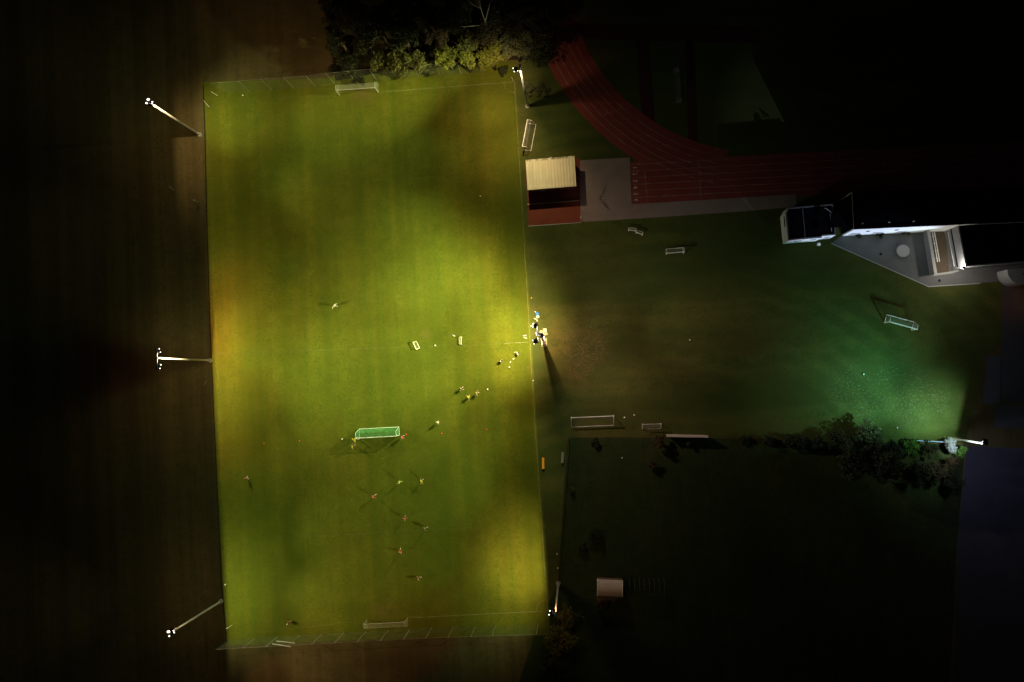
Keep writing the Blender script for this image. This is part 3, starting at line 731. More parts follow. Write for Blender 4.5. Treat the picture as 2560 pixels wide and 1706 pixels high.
# courtyard wall, planting bed, bench, drains, round slab
a, b = at(2305, 576), at(2324, 689); d = (b-a).normalized(); Lw = (b-a).length
t = thing('courtyard_wall', 'grey freestanding wall between the terrace and the planting bed', 'wall', (a.x, a.y, 0), math.atan2(d.y, d.x))
g = MB(); g.box((Lw/2, .2, .90), (Lw, .40, 1.68)); g.build('wall', M['greywall'], t); g = MB(); g.box((Lw/2, .2, 1.79), (Lw+.1, .5, .10)); g.build('coping', M['kerb'], t)
g = MB(); g.sheet(P((2331, 574), (2362, 570), (2373, 681), (2334, 687)), .075); struct('planting_bed', g, M['bedsoil'])
g = MB(); g.strip(P((2332, 688), (2376, 682), (2395, 677)), .35, .13); struct('kerb', g, M['kerb'])
a, b = at(2330, 582), at(2343, 656); t = thing('long_bench', 'long pale slatted bench on the planting bed', 'bench', (a.x, a.y, 0.06), ang(a, b)); L = (b-a).length
for k in range(2):
    g = MB(); g.box((L/2, (k-.5)*.34, .45), (L, .13, .06)); g.build('slat', M['white'], t)
for k in range(4):
    g = MB(); g.box((L*(k+.5)/4, 0, .21), (.10, .55, .42)); g.build('leg', M['galv'], t)
p = at(2255, 629); t = thing('round_table', 'round concrete slab table on the terrace', 'table', (p.x, p.y, .06))
g = MB(); g.tube([(0, 0, .34), (0, 0, .44)], [1.08, 1.08], 36); g.build('table_top', M['kerb'], t); g = MB(); g.tube([(0, 0, 0), (0, 0, .34)], [.5, .4], 20); g.build('base', M['kerb'], t)
for i, (x, y) in enumerate(((2201.5, 636), (2348, 702))):
    p = at(x, y); g = MB(); g.tube([(0, 0, 0), (0, 0, .03)], [.24, .24], 14); o = g.build('drain_cover', M['dark']); o.location = (p.x, p.y, .06)
    tag(o, ('dark round drain cover in the middle of the terrace', 'dark round drain cover on the terrace strip below the wing')[i], 'drain')

# ------------------------------------------------------------------ goals
def goal(kind, label, A, B, h, db, dt, netm, group, frame='white', r=.06, base=True, cat='goal'):
    a, b = at(*A), at(*B); w = (b-a).length
    t = thing(kind, label, cat, ((a.x+b.x)/2, (a.y+b.y)/2, 0), ang(a, b), group)
    g = MB()
    for sx in (-w/2, w/2):
        pm = MB(); pm.tube([(sx, 0, 0), (sx, 0, h)], r, 8); pm.build('post', M[frame], t)
    g = MB(); g.tube([(-w/2-r, 0, h), (w/2+r, 0, h)], r*1.15, 8); g.build('crossbar', M[frame], t)
    if base:
        g = MB(); rr = r*.8; g.tube([(-w/2, 0, rr), (-w/2, db, rr), (w/2, db, rr), (w/2, 0, rr)], rr, 8); g.build('ground_frame', M[frame], t)
    for sx in (-w/2, w/2):
        MB().tube([(sx, 0, h), (sx, dt, h), (sx, db, r)], [r*.7, r*.5, r*.35], 6).build('net_support', M[frame], t)
    z0 = .03
    g = MB(); g.add([(-w/2, dt, h), (w/2, dt, h), (w/2, db, z0), (-w/2, db, z0)], [(0, 1, 2, 3)])
    for sx in (-w/2, w/2): g.add([(sx, 0, z0), (sx, 0, h), (sx, dt, h), (sx, db, z0)] if dt > 0 else [(sx, 0, z0), (sx, 0, h), (sx, db, z0)], [(0, 1, 2, 3) if dt > 0 else (0, 1, 2)])
    if dt > 0: g.add([(-w/2, 0, h), (w/2, 0, h), (w/2, dt, h), (-w/2, dt, h)], [(0, 1, 2, 3)])
    g.build('net', M[netm], t)
    return t
GG = 'full size football goals'
# mouth faces -y; depth runs to the left of the A->B direction
goal('football_goal', 'full size goal standing in the pitch with green net, players beside it', (899, 1093.6), (998.6, 1088.2), 2.44, 1.5, .9, 'net_green', GG)
goal('football_goal', 'full size goal on the upper goal line in front of the trees', (849.5, 239), (946, 232), 2.44, 2.0, 1.0, 'net', GG, r=.055, base=False, frame='frame_grey')
goal('football_goal', 'full size goal on the lower goal line before the catch net', (1019, 1545), (918, 1550), 2.44, 1.4, .8, 'net', GG, r=.05, base=False, frame='frame_grey')
goal('football_goal', 'full size spare goal by the wall corner on the dark right field', (1533, 1038.5), (1428, 1043), 2.44, 1.8, .2, 'net_dim', GG)
G5 = 'five metre youth goals off the pitch'
goal('youth_goal', 'white youth goal beside the right touchline just above the hut', (1320.5, 309), (1308, 375), 2.0, 1.45, .75, 'net_dim', G5, r=.07)
goal('youth_goal', 'youth goal with bluish white crossbar on the far right field', (2211, 807), (2278.5, 825.5), 2.2, 1.45, .7, 'net', G5, r=.10)
goal('youth_goal', 'barely visible youth goal painted dim in the dark track infield', (1683, 182), (1690, 258), 2.0, 1.2, .7, 'net_dim', G5, frame='dim_frame')
GS = 'small training goals on the right field'
goal('small_goal', 'small white goal on the field below the grey paving', (1665, 637), (1708, 633.5), 1.5, 1.0, .7, 'net_dim', GS, r=.06)
goal('small_goal', 'small grey goal near the wall, right of the spare full size goal', (1651, 1059), (1605, 1060), 1.6, .95, .6, 'net_dim', GS, frame='galv', r=.05)
GM = 'white frame mini goals'
goal('mini_goal', 'left one of two white mini goals below the grey paving', (1571, 577.5), (1588.5, 580), .9, .6, .35, 'net_dim', GM, r=.065)
goal('mini_goal', 'right one of two white mini goals below the grey paving', (1590, 584), (1605, 589), .9, .6, .35, 'net_dim', GM, r=.065)
goal('mini_goal', 'orange and white mini goal on the pitch left of the loose ball', (1035, 857), (1043, 873.5), .8, .5, .3, 'net_dim', 'mini goals on the pitch', frame='cream', r=.05)
goal('mini_goal', 'cream mini goal on the pitch nearest the midfield mast', (1154.5, 861), (1154.8, 843.5), .8, .5, .3, 'net_dim', 'mini goals on the pitch', frame='cream', r=.055)

# ------------------------------------------------------------------ fences and catch nets
def polyline_fence(name, label, pts, h, step, mat_r, mat_m, cat='fence', infill=True, rr=.045, group=None):
    W = P(*pts); o = W[0]; t = thing(name, label, cat, o, 0, group)
    rail = MB(); msh = MB(); top = MB(); top.tube([(q.x-o.x, q.y-o.y, h) for q in W], .012, 5)
    for a, b in zip(W[:-1], W[1:]):
        a, b = a-o, b-o; L = (b-a).length; n = max(1, round(L/step))
        rail.tube([(a.x, a.y, h), (b.x, b.y, h)], rr, 6); rail.tube([(a.x, a.y, .12), (b.x, b.y, .12)], rr*.6, 6)
        msh.add([(a.x, a.y, .08), (b.x, b.y, .08), (b.x, b.y, h), (a.x, a.y, h)], [(0, 1, 2, 3)])
        for i in range(n):
            p = a+(b-a)*(i/n); q = MB(); q.tube([(p.x, p.y, 0), (p.x, p.y, h+.05)], rr*(1.1 if infill != 'net' else 1.6), 6); q.build('post', mat_r, t)
    if infill != 'net': rail.build('rail', mat_r, t)
    else: top.build('top_cord', mat_r, t)
    if infill: msh.build('wire_mesh', mat_m, t)
    return t
polyline_fence('boundary_fence', 'long dark fence along the left edge of the pitch between grass and dark field', [(509, 222), (513, 338), (518, 560), (526, 830), (534, 1010), (545, 1260), (556, 1480), (567, 1600)], 1.0, 3.0, M['rail_dark'], M['mesh'], rr=.025)
polyline_fence('boundary_fence', 'dark fence along the right edge of the pitch beside the dark garden', [(1421, 1098), (1417, 1150), (1404, 1330), (1396.5, 1452)], 1.15, 2.6, M['rail_dark'], M['mesh'], rr=.05)
t = polyline_fence('catch_net', 'high catch net on tilted looking posts behind the lower goal', [(1345, 1561), (1239, 1564.5), (1188, 1566), (1133, 1568), (1079, 1570.5), (1025.5, 1573), (970, 1576), (915, 1579), (860, 1582), (805, 1585), (750, 1588), (695, 1591), (640, 1594), (575, 1598)], 5.3, 40, M['net_post'], M['net_high'], 'net', infill='net', rr=.022)
t = polyline_fence('catch_net', 'high catch net in front of the trees behind the upper goal', [(1205, 183), (1153.5, 186), (1101, 190), (1047.7, 193.5), (993, 197), (942, 201), (889.7, 206), (837, 211), (789, 217), (735, 221), (680, 225), (625, 229), (560, 234)], 5.0, 40, M['net_post'], M['net_high'], 'net', infill='net', rr=.018)
for (a, b, lab) in (((524, 269), (510, 253), 'thin leaning white corner pole at the upper left of the pitch by the fence'), ((545, 240), (528, 230), 'thin grey pole just above the upper left corner of the pitch'), ((582, 1562), (566, 1572), 'thin white corner pole at the lower left of the pitch'), ((1284, 205), (1279, 194), 'thin corner pole at the upper right corner of the pitch under the trees')):
    p = at(*a); q = at(*b, 2.0); t = thing('corner_pole', lab, 'pole', p, 0, 'corner poles of the pitch')
    g = MB(); g.tube([(0, 0, 0), (q.x-p.x, q.y-p.y, 2.0)], .045, 8); g.build('shaft', M['white'], t); g = MB(); g.tube([(0, 0, 0), (0, 0, .12)], [.11, .07], 8); g.build('socket', M['dark'], t)
for i, (a, b) in enumerate((((693, 1603), (736, 1608)), ((682, 1610), (726, 1617)))):
    a, b = at(*a), at(*b); t = MB(); L = (b-a).length; t.tube([(0, 0, .09), (L*.5, .04, .09), (L, 0, .09)], .085, 8); t.tube([(0, 0, .09), (-.08, 0, .09)], .11, 8); t.tube([(L, 0, .09), (L+.08, 0, .09)], .11, 8); o = t.build('white_pole', M['galv'], None, True); o.location = a; o.rotation_euler = (0, 0, ang(a, b))
    tag(o, ('white pole lying beyond the lower net, nearer the pitch', 'white pole lying beyond the lower net, farther from the pitch')[i], 'pole')
for a, b, lab in (((423, 466), (436, 477), 'short grey stake leaning in the dark field left of the upper fence'), ((1796, 372), (1793, 376), 'tiny pale marker post beside the dark end of the running track'), ((511, 962), (516, 953), 'short crooked stake near the left fence below the middle mast')):
    p = at(*b); q = at(*a, 1.2); t = thing('stake', lab, 'stake', p); g = MB(); g.tube([(0, 0, 0), (q.x-p.x, q.y-p.y, 1.2)], .05, 6); g.tube([((q.x-p.x)*.96, (q.y-p.y)*.96, 1.15), (q.x-p.x, q.y-p.y, 1.22)], .07, 6); g.build('shaft', M['grey_wood'], t)
# small post with a shadow at the left fence
p = at(496, 506); t = thing('meter_post', 'short post outside the left fence throwing a long shadow', 'post', p); g = MB(); g.tube([(0, 0, 0), (0, 0, 1.4)], .07, 8); g.build('post', M['grey_wood'], t); g = MB(); g.box((0, 0, 1.45), (.4, .25, .4)); g.build('box', M['grey_wood'], t)
# pale wall on the field edge and panels painted blue for the lamp's tint
a, b = at(1666, 1088), at(1766, 1090); t = thing('garden_wall', 'pale wall segment at the field edge to the right of the bush', 'wall', a, ang(a, b)); L = (b-a).length
g = MB(); g.box((L/2, 0, .92), (L, .28, 1.84)); g.build('wall', M['conc_wall'], t); g = MB(); g.box((L/2, 0, 1.88), (L+.06, .36, .08)); g.build('coping', M['conc_wall'], t)
for i, (a, b) in enumerate((((2283, 1099.5), (2312, 1103)), ((2315, 1101.5), (2352, 1104)))):
    a, b = at(*a), at(*b); L = (b-a).length; t = thing('fence_panel', ('left one of two bluish fence panels at the hedge', 'right one of two bluish fence panels, next to the silvery shrub')[i], 'fence', a, ang(a, b), 'bluish fence panels')
    g = MB(); g.box((L/2, 0, .85), (L, .05, 1.5)); g.build('board', M['bluefence'], t)
    for x in (0.04, L-.04):
        g = MB(); g.box((x, .07, .85), (.09, .09, 1.7)); g.build('post', M['grey_wood'], t)
    g = MB(); g.box((L/2, 0, 1.63), (L, .12, .05)); g.build('cap_rail', M['bluefence'], t)
# benches
def bench(label, a, b, mat):
    a, b = at(*a), at(*b); L = (b-a).length; t = thing('team_bench', label, 'bench', a, ang(a, b), None)
    g = MB(); g.box((L/2, 0, .45), (L, .42, .05)); g.build('seat', M[mat], t)
    for x in (.25, L-.25):
        g = MB(); g.box((x, 0, .21), (.06, .36, .42)); g.build('leg', M['galv'], t)
    return t
bench('bright orange bench standing outside the right touchline', (1358, 1144), (1358.3, 1172), 'orange')
bench('grey bench beside the right boundary fence', (1407, 1130), (1405.7, 1157), 'grey_wood')
# things at the foot of the midfield mast
p = at(1358.5, 855); t = thing('power_cabinet', 'white electrical cabinet at the foot of the midfield mast', 'cabinet', p, R(-3))
g = MB(); g.box((0, 0, .62), (.55, 1.0, 1.1)); g.build('body', M['white'], t); g = MB(); g.box((0, 0, 1.2), (.62, 1.08, .06)); g.build('lid', M['white'], t); g = MB(); g.box((.29, 0, .6), (.03, .9, .9)); d = g.build('door', M['white'], t); g = MB(); g.box((.32, .3, .6), (.04, .04, .15)); g.build('handle', M['dark'], d); g = MB(); g.box((.12, -.1, .035), (1.0, 1.5, .07)); g.build('plinth', M['tan'], t)
p = at(1362.5, 826.5); t = thing('lidded_crate', 'cream lidded crate above the midfield mast cabinet', 'crate', p, R(4)); g = MB(); g.box((0, 0, .3), (.56, .56, .56)); g.build('body', M['cream'], t); g = MB(); g.box((0, 0, .61), (.60, .60, .06)); g.build('lid', M['cream'], t)
p = at(1364, 835); t = thing('wooden_crate', 'tan open crate below the cream crate by the midfield mast', 'crate', p, R(8))
for (c, d) in (((0, 0, .06), (.7, .55, .06)), ((.33, 0, .26), (.05, .55, .40)), ((-.33, 0, .26), (.05, .55, .40)), ((0, .26, .26), (.6, .05, .40)), ((0, -.26, .26), (.6, .05, .40))):
    g = MB(); g.box(c, d); g.build('board', M['tan'], t)
p = at(1353, 830); g = MB(); g.tube([(0, 0, 0), (0, 0, .04)], [.32, .32], 18); g.tube([(0, 0, .04), (0, 0, .055)], [.26, .26], 18); o = g.build('manhole_cover', M['tan']); o.location = (p.x, p.y, .004); tag(o, 'small tan round manhole cover beside the crates', 'manhole cover')
p = at(1344, 788); t = thing('ball_bag', 'large blue bag with a pale cream flap on the right touchline', 'bag', p, R(20))
g = MB(); g.ball((.05, .15, .28), .36, 14, 8, (1.0, 1.0, .85)); g.ball((-.05, .4, .2), .25, 12, 6, (.8, 1, .8)); g.build('body', M['blue'], t, True); g = MB(); g.ball((-.1, -.32, .2), .30, 12, 7, (1.1, .9, .75)); g.build('flap', M['cream'], t, True); g = MB(); g.tube([(-.15, .55, .45), (-.12, .72, .5), (-.2, .8, .3)], .06, 6); g.build('strap', M['white'], t)
# water bottles and bibs
def bottle(label, x, y, rz):
    p = at(x, y); t = thing('water_bottle', label, 'bottle', (p.x, p.y, .09), rz, 'water bottles by the right touchline')
    g = MB(); g.tube([(-.28, 0, 0), (.18, 0, 0), (.24, 0, 0)], [.09, .09, .05], 10); g.build('body', M['white'], t, True); g = MB(); g.tube([(.24, 0, 0), (.32, 0, 0)], .05, 8); g.build('cap', M['cream'], t)
bottle('pale bottle lying just below the blue bag', 1338, 797.5, R(-30)); bottle('pale bottle lying left of the upper lamp head of the midfield mast', 1329.8, 815.6, R(-12))
bottle('upper of two pale bottles lying above the halfway line end', 1312, 839.3, R(2)); bottle('lower of two pale bottles lying above the halfway line end', 1313, 845, R(-18)); bottle('pale bottle lying between the two mini goals on the pitch', 1134.4, 839.4, R(-22))

# ------------------------------------------------------------------ balls and cones
def ball_mesh():
    g = MB(); g.ball((0, 0, 0), .14, 16, 10); me = g.mesh('football', True); me.materials.append(M['white']); return me
BM = ball_mesh()
for x, y, lab in ((1343, 802, 'white ball just below the blue bag'), (1331.6, 810.4, 'white ball left of the midfield mast top'), (1283.6, 897.7, 'upper of three balls in a row below the person in black and white'), (1276, 906, 'middle of three balls in a row left of the right touchline'), (1273.7, 918.8, 'lowest of three balls in a row left of the right touchline'), (1333, 953, 'white ball on the right touchline below the worn brown patch'), (1219, 974, 'white ball to the right of the players in yellow'), (1088, 864, 'white ball on the halfway line between the two mini goals'), (607, 239, 'white ball behind the upper goal line near the left corner'), (1201, 491, 'white ball alone in the upper right quarter of the pitch'), (1724.5, 850, 'white ball alone in the middle of the right field'), (1561, 1044, 'white ball beside the spare full size goal'), (1585.5, 1038, 'small pale ball farther right of the spare full size goal'), (1555, 1145, 'white ball in the dark garden'), (1392.6, 1385, 'upper of two balls against the right boundary fence'), (1394.3, 1420.6, 'lower of two balls against the right boundary fence'), (563, 1462, 'white ball at the left fence near the lower left mast'), (2243, 1069.6, 'white ball on the bright green grass above the bluish panels'), (2159, 936, 'small pale ball in the speckled bright grass far right')):
    p = at(x, y, .1); o = bpy.data.objects.new('football', BM); COL.objects.link(o); o.location = (p.x, p.y, .146); tag(o, lab, 'ball', 'footballs lying about')
def cone_mesh(mat):
    g = MB(); n = 16; rs = [(.125, 0), (.13, .015), (.075, .09), (.04, .19), (.028, .22)]
    for r, z in rs: g.v += [(r*math.cos(2*PI*k/n), r*math.sin(2*PI*k/n), z) for k in range(n)]
    for j in range(len(rs)-1): g.f += [(j*n+k, j*n+(k+1) % n, (j+1)*n+(k+1) % n, (j+1)*n+k) for k in range(n)]
    g.f.append(tuple(range(4*n, 5*n))); g.mi = [0]*len(g.f)
    me = g.mesh('training_cone', True); me.materials.append(mat); return me
CMs = cone_mesh(M['fluo'])
for x, y, lab in ((1216.7, 1074, 'orange cone alone left of the right touchline below midfield'), (1104, 1084, 'orange cone right of the field goal'), (1015, 1086.5, 'orange cone beside the right post of the field goal'), (660, 1109, 'orange cone alone in the left part of the pitch'), (748.6, 1103, 'orange cone left of the field goal, halfway to the fence'), (618, 1196, 'orange cone next to the player in red near the left fence')):
    p = at(x, y); o = bpy.data.objects.new('training_cone', CMs); COL.objects.link(o); o.location = (p.x, p.y, .006); tag(o, lab, 'cone', 'orange training cones')
p = at(1328.5, 745); o = bpy.data.objects.new('training_cone', cone_mesh(M['fluo2'])); COL.objects.link(o); o.location = (p.x, p.y, .006); tag(o, 'amber cone alone on the right touchline above the blue bag', 'cone', 'orange training cones')
p = at(856, 1098); o = bpy.data.objects.new('football', BM); COL.objects.link(o); o.location = (p.x, p.y, .146); tag(o, 'white ball left of the field goal', 'ball', 'footballs lying about')

# ------------------------------------------------------------------ people
def skin_mesh(name, verts, edges, radii, root=0, sub=1):
    me = bpy.data.meshes.new(name); me.from_pydata(verts, edges, []); o = bpy.data.objects.new(name, me); COL.objects.link(o)
    md = o.modifiers.new('skin', 'SKIN'); md.use_smooth_shade = True
    for v, r in zip(me.skin_vertices[0].data, radii): v.radius = r if isinstance(r, tuple) else (r, r)
    me.skin_vertices[0].data[root].use_root = True
    if sub: sm = o.modifiers.new('sub', 'SUBSURF'); sm.levels = sub; sm.render_levels = sub
    bpy.context.view_layer.update()
    out = bpy.data.meshes.new_from_object(o.evaluated_get(bpy.context.evaluated_depsgraph_get()))
    bpy.data.objects.remove(o); bpy.data.meshes.remove(me); out.name = name
    return out
def dirv(fwd, out, side):    # limb direction hanging down, swung forward (+x) and out to the side (+-y), degrees
    return Vector((math.sin(R(fwd))*math.cos(R(out)), side*math.sin(R(out)), -math.cos(R(fwd))*math.cos(R(out))))
CLOTH = {}
def cloth(rgb):
    if rgb not in CLOTH: CLOTH[rgb] = plain('cloth', rgb, .85, .08)
    return CLOTH[rgb]
HAIRM = {}
def person(label, x, y, rz, shirt, shorts, hair=(.03, .02, .012), shoe=(.75, .72, .62), socks=None, lean=4, legs=((12, 4), (-10, 8)), arms=((-18, 14, 20), (18, 14, 20)), long_sleeve=False, long_trousers=False, s=1.0, group='footballers training on the pitch', zref=1.2):
    p = at(x, y, zref); t = thing('person', label, 'person', (p.x, p.y, 0), R(rz), group); t.scale = (s, s, s)
    ln = R(lean); spine = Vector((math.sin(ln), 0, math.cos(ln)))
    th, sh = .43, .43
    # leg joints; pelvis height from the straighter leg
    leg = []
    for (sw, kn), sd_ in zip(legs, (1, -1)):
        a = dirv(sw, 5, sd_); b = dirv(sw-kn, 2, sd_); leg.append((a, b))
    drop = max(-(a.z*th+b.z*sh) for a, b in leg)
    pel = Vector((0, 0, drop+.085)); V = []; E = []; Rd = []
    def add(v, r, par=None):
        V.append(tuple(v)); Rd.append(r); i = len(V)-1
        if par is not None: E.append((par, i))
        return i
    ip = add(pel, (.15, .115)); ia = add(pel+spine*.17, (.135, .10), ip); ic = add(pel+spine*.36, (.165, .12), ia); isx = add(pel+spine*.49, (.12, .09), ic)
    ine = add(pel+spine*.57, .055, isx); hb = pel+spine*.64
    ih = add(hb+Vector((.015, 0, .02)), (.078, .075), ine); ih2 = add(hb+Vector((.02, 0, .12)), (.092, .078), ih); add(hb+Vector((.01, 0, .19)), (.065, .06), ih2)
    J = {'hand': [], 'knee': [], 'ank': [], 'hip': [], 'sh': [], 'el': [], 'dir': []}
    chest = pel+spine*.46
    for (fw, ou, be), sd_ in zip(arms, (1, -1)):
        sp = chest+Vector((0, sd_*.185, .01)); i1 = add(sp, .06, isx)
        a = dirv(fw, ou, sd_); el = sp+a*.29; i2 = add(el, .042, i1); b = dirv(fw+be, ou*.6, sd_); wr = el+b*.25; i3 = add(wr, .028, i2); pl = wr+b*.07; add(pl, (.034, .020), i3)
        J['sh'].append(sp); J['el'].append(el); J['hand'].append((wr, pl, b)); J['dir'].append(a)
    for (a, b), sd_ in zip(leg, (1, -1)):
        hp = pel+Vector((0, sd_*.095, -.04)); i1 = add(hp, .090, ip); kn = hp+a*(th-.02); i2 = add(kn, .056, i1); cf = kn+b*sh*.4; i2b = add(cf, .055, i2); an = kn+b*(sh-.03); i3 = add(an, .036, i2b)
        fd = Vector((.17, sd_*.02, -.045)); i4 = add(an+Vector((0.02, 0, -.04)), .036, i3); add(an+fd, .026, i4)
        J['hip'].append(hp); J['knee'].append(kn); J['ank'].append(an)
    me = skin_mesh('body', V, E, Rd)
    # face and fingers joined into the body mesh
    bm = bmesh.new(); bm.from_mesh(me); ex = MB(); hc = hb+Vector((.02, 0, .11))
    ex.tube([hc+Vector((.075, 0, .02)), hc+Vector((.105, 0, -.012)), hc+Vector((.085, 0, -.025))], [.008, .014, .008], 6)
    for sd_ in (1, -1): ex.ball(hc+Vector((0, sd_*.08, 0)), .022, 8, 5, (.7, .4, 1.2))
    for (wr, pl, b) in J['hand']:
        sidev = b.cross(Vector((1, 0, 0))); sidev = sidev.normalized() if sidev.length > .1 else Vector((0, 1, 0)); pn = sidev.cross(b)
        for k, L in enumerate((.066, .076, .070, .054)):
            q = pl+b*.02+pn*((k-1.5)*.018); ex.tube([q, q+b*L*.55+sidev*.010, q+b*L*.85+sidev*.032], [.0095, .0085, .006], 6)
        q = pl-b*.03+pn*.03; ex.tube([q, q+pn*.03+b*.02, q+pn*.04+b*.055+sidev*.012], [.012, .010, .007], 6)
    tmp = ex.mesh('extra', True); bm.from_mesh(tmp); bm.to_mesh(me); bm.free(); bpy.data.meshes.remove(tmp)
    o = bpy.data.objects.new('body', me); me.materials.clear(); me.materials.append(skin_m); COL.objects.link(o); o.parent = t
    g = MB()
    for sd_ in (1, -1): g.ball(hc+Vector((.084, sd_*.032, .022)), .012, 8, 5)
    g.build('eyes', M['dark'], o); g = MB(); g.box(hc+Vector((.088, 0, -.045)), (.012, .045, .010)); g.build('mouth', M['brown_wall'], o)
    def garment(name, verts, edges, radii, col, par=t):
        m2 = skin_mesh(name, [tuple(v) for v in verts], edges, radii); m2.materials.clear(); m2.materials.append(cloth(col)); oo = bpy.data.objects.new(name, m2); COL.objects.link(oo); oo.parent = par
    k = .95 if long_sleeve else .62
    sv = [pel-spine*.06, pel+spine*.17, pel+spine*.36, pel+spine*.50]; se = [(0, 1), (1, 2), (2, 3)]; sr = [(.178, .145), (.165, .13), (.19, .145), (.125, .10)]
    for i in (0, 1):
        b = len(sv); sv.append(J['sh'][i]); sv.append(J['sh'][i]+(J['el'][i]-J['sh'][i])*(.98 if long_sleeve else .6)); se += [(3, b), (b, b+1)]; sr += [.082, .066]
        if long_sleeve: sv.append(J['hand'][i][0]-J['hand'][i][2]*.02); se.append((b+1, b+2)); sr.append(.045)
    garment('shirt', sv, se, sr, shirt)
    sv = [pel+Vector((0, 0, .02))]; se = []; sr = [(.172, .140)]
    for i in (0, 1):
        b = len(sv); sv.append(J['hip'][i]); sv.append(J['hip'][i]+(J['knee'][i]-J['hip'][i])*(.9 if long_trousers else .78)); se += [(0, b), (b, b+1)]; sr += [.112, .092 if not long_trousers else .075]
        if long_trousers: sv.append(J['ank'][i]+Vector((0, 0, .03))); se.append((b+1, b+2)); sr.append(.055)
    garment('trousers' if long_trousers else 'shorts', sv, se, sr, shorts)
    if socks:
        for i in (0, 1):
            g = MB(); kn, an = J['knee'][i], J['ank'][i]; g.tube([kn+(an-kn)*.25, kn+(an-kn)*.5, an], [.060, .062, .043], 10); g.build('sock', cloth(socks), t, True)
    for i in (0, 1):
        an = J['ank'][i]; g = MB(); g.ball(an+Vector((.08, 0, -.045)), .062, 12, 7, (2.25, .80, .62)); g.build('shoe', cloth(shoe), t, True)
    g = MB(); n = 12; c = hb+Vector((.005, 0, .115)); g.ball(c+Vector((-.012, 0, .035)), .098, 14, 9, (1.02, .92, .86)); g.build('hair', cloth(hair), t, True)
    return t
YEL, LIME, RED, DRED, WH, BLK, NAVY, MAR = (.78, .66, .05), (.50, .72, .06), (.62, .04, .03), (.42, .03, .025), (.80, .79, .72), (.018, .017, .018), (.03, .035, .07), (.16, .02, .03)
BLOND = (.45, .32, .13)
person('goalkeeper in white with arms spread alone in the left half above midfield', 834, 764, -40, WH, WH, hair=BLOND, lean=14, legs=((35, 40), (-18, 20)), arms=((20, 62, 25), (-10, 66, 20)), long_sleeve=True)
person('person in black jacket with white sleeves near the three balls', 1294, 884, 200, (.70, .68, .70), BLK, hair=BLK, arms=((-10, 30, 60), (25, 30, 70)), long_sleeve=True, long_trousers=True, lean=10)
person('person in black with a pale cap left of the three balls', 1252, 903.5, 215, BLK, BLK, hair=WH, long_sleeve=True, long_trousers=True, group=None)
person('player in dark kit with pale boots left of the two players in yellow', 1152.5, 972.5, 30, (.07, .07, .09), BLK, hair=BLOND, socks=WH, legs=((26, 18), (-24, 30)), arms=((-25, 22, 30), (25, 22, 40)))
person('player in yellow bib over orange below the player in dark kit', 1170.5, 993.5, 215, YEL, (.75, .25, .04), socks=YEL, arms=((10, 45, 40), (-8, 45, 30)), legs=((18, 16), (-14, 16)))
person('player in pale yellow reaching out, nearest the loose ball', 1191, 985.5, 20, (.80, .76, .30), BLK, socks=WH, legs=((30, 20), (-22, 30)), arms=((60, 40, 20), (-20, 30, 30)))
person('player in pale yellow alone above right of the field goal', 1093, 1057.5, 60, (.80, .74, .25), WH, hair=BLOND, lean=8, legs=((14, 14), (-16, 18)))
person('player in yellow leaning at the left corner of the field goal', 885.5, 1099, 230, YEL, YEL, lean=24, legs=((30, 25), (-20, 12)), arms=((25, 45, 20), (-15, 40, 20)), long_sleeve=True)
person('player in bright yellow with dark red hair below the left goal corner', 880, 1117.5, 10, YEL, MAR, hair=(.12, .02, .012), socks=WH, legs=((32, 24), (-18, 28)), arms=((30, 40, 40), (-20, 40, 50)))
person('player in red at the right post of the field goal', 1004, 1094, 25, RED, RED, hair=(.35, .16, .10), socks=WH, legs=((28, 12), (-24, 34)))
person('player in lime green in the middle of the lower half', 997, 1206.5, 160, LIME, LIME, socks=LIME, legs=((22, 14), (-18, 22)), arms=((30, 30, 30), (-25, 30, 40)))
person('player in yellow with one arm raised, right of the lime green player', 1052.5, 1205.5, 40, YEL, YEL, lean=10, legs=((32, 30), (-26, 30)), arms=((80, 45, 10), (-30, 40, 30)), socks=YEL)
person('player in bright red with white sock, leftmost of the red players in the centre', 931.5, 1243, 20, RED, RED, hair=DRED, socks=WH, legs=((34, 10), (-12, 20)))
person('player in dark red next to the shadow of the dark player', 1009.5, 1297.5, 60, DRED, DRED, hair=(.10, .03, .02), socks=(.35, .30, .12), legs=((30, 18), (-28, 34)), arms=((-30, 30, 40), (40, 30, 50)))
person('dim player in dark olive clothes with a long shadow', 1061.5, 1322.5, -20, (.10, .10, .045), (.06, .05, .03), socks=(.55, .45, .25), hair=(.05, .03, .02), legs=((18, 10), (-20, 14)))
person('player in red shorts with white socks, upper of the two lowest red players', 998.5, 1381.5, 75, RED, RED, hair=(.03, .02, .012), socks=WH, legs=((40, 24), (-24, 20)))
person('player in maroon with pinkish arms, lowest of the red players', 1044.5, 1447, -30, (.35, .015, .05), MAR, hair=(.3, .17, .10), socks=(.72, .5, .38), legs=((36, 30), (-20, 20)), lean=14)
person('player in red alone near the left fence', 612.5, 1197, 80, DRED, (.05, .04, .04), socks=(.3, .3, .25), legs=((14, 8), (-10, 14)))
person('goalkeeper in dark red with white gloves and boots at the lower goal line', 717.5, 1559, -30, DRED, BLK, hair=WH, legs=((30, 36), (-16, 14)), lean=16, long_sleeve=True)
person('person in dark clothes with white shoes walking on the grey paving', 1502.5, 495, -10, (.03, .025, .028), BLK, hair=BLK, shoe=(.85, .83, .80), long_sleeve=True, long_trousers=True, legs=((16, 6), (-18, 12)), group=None)
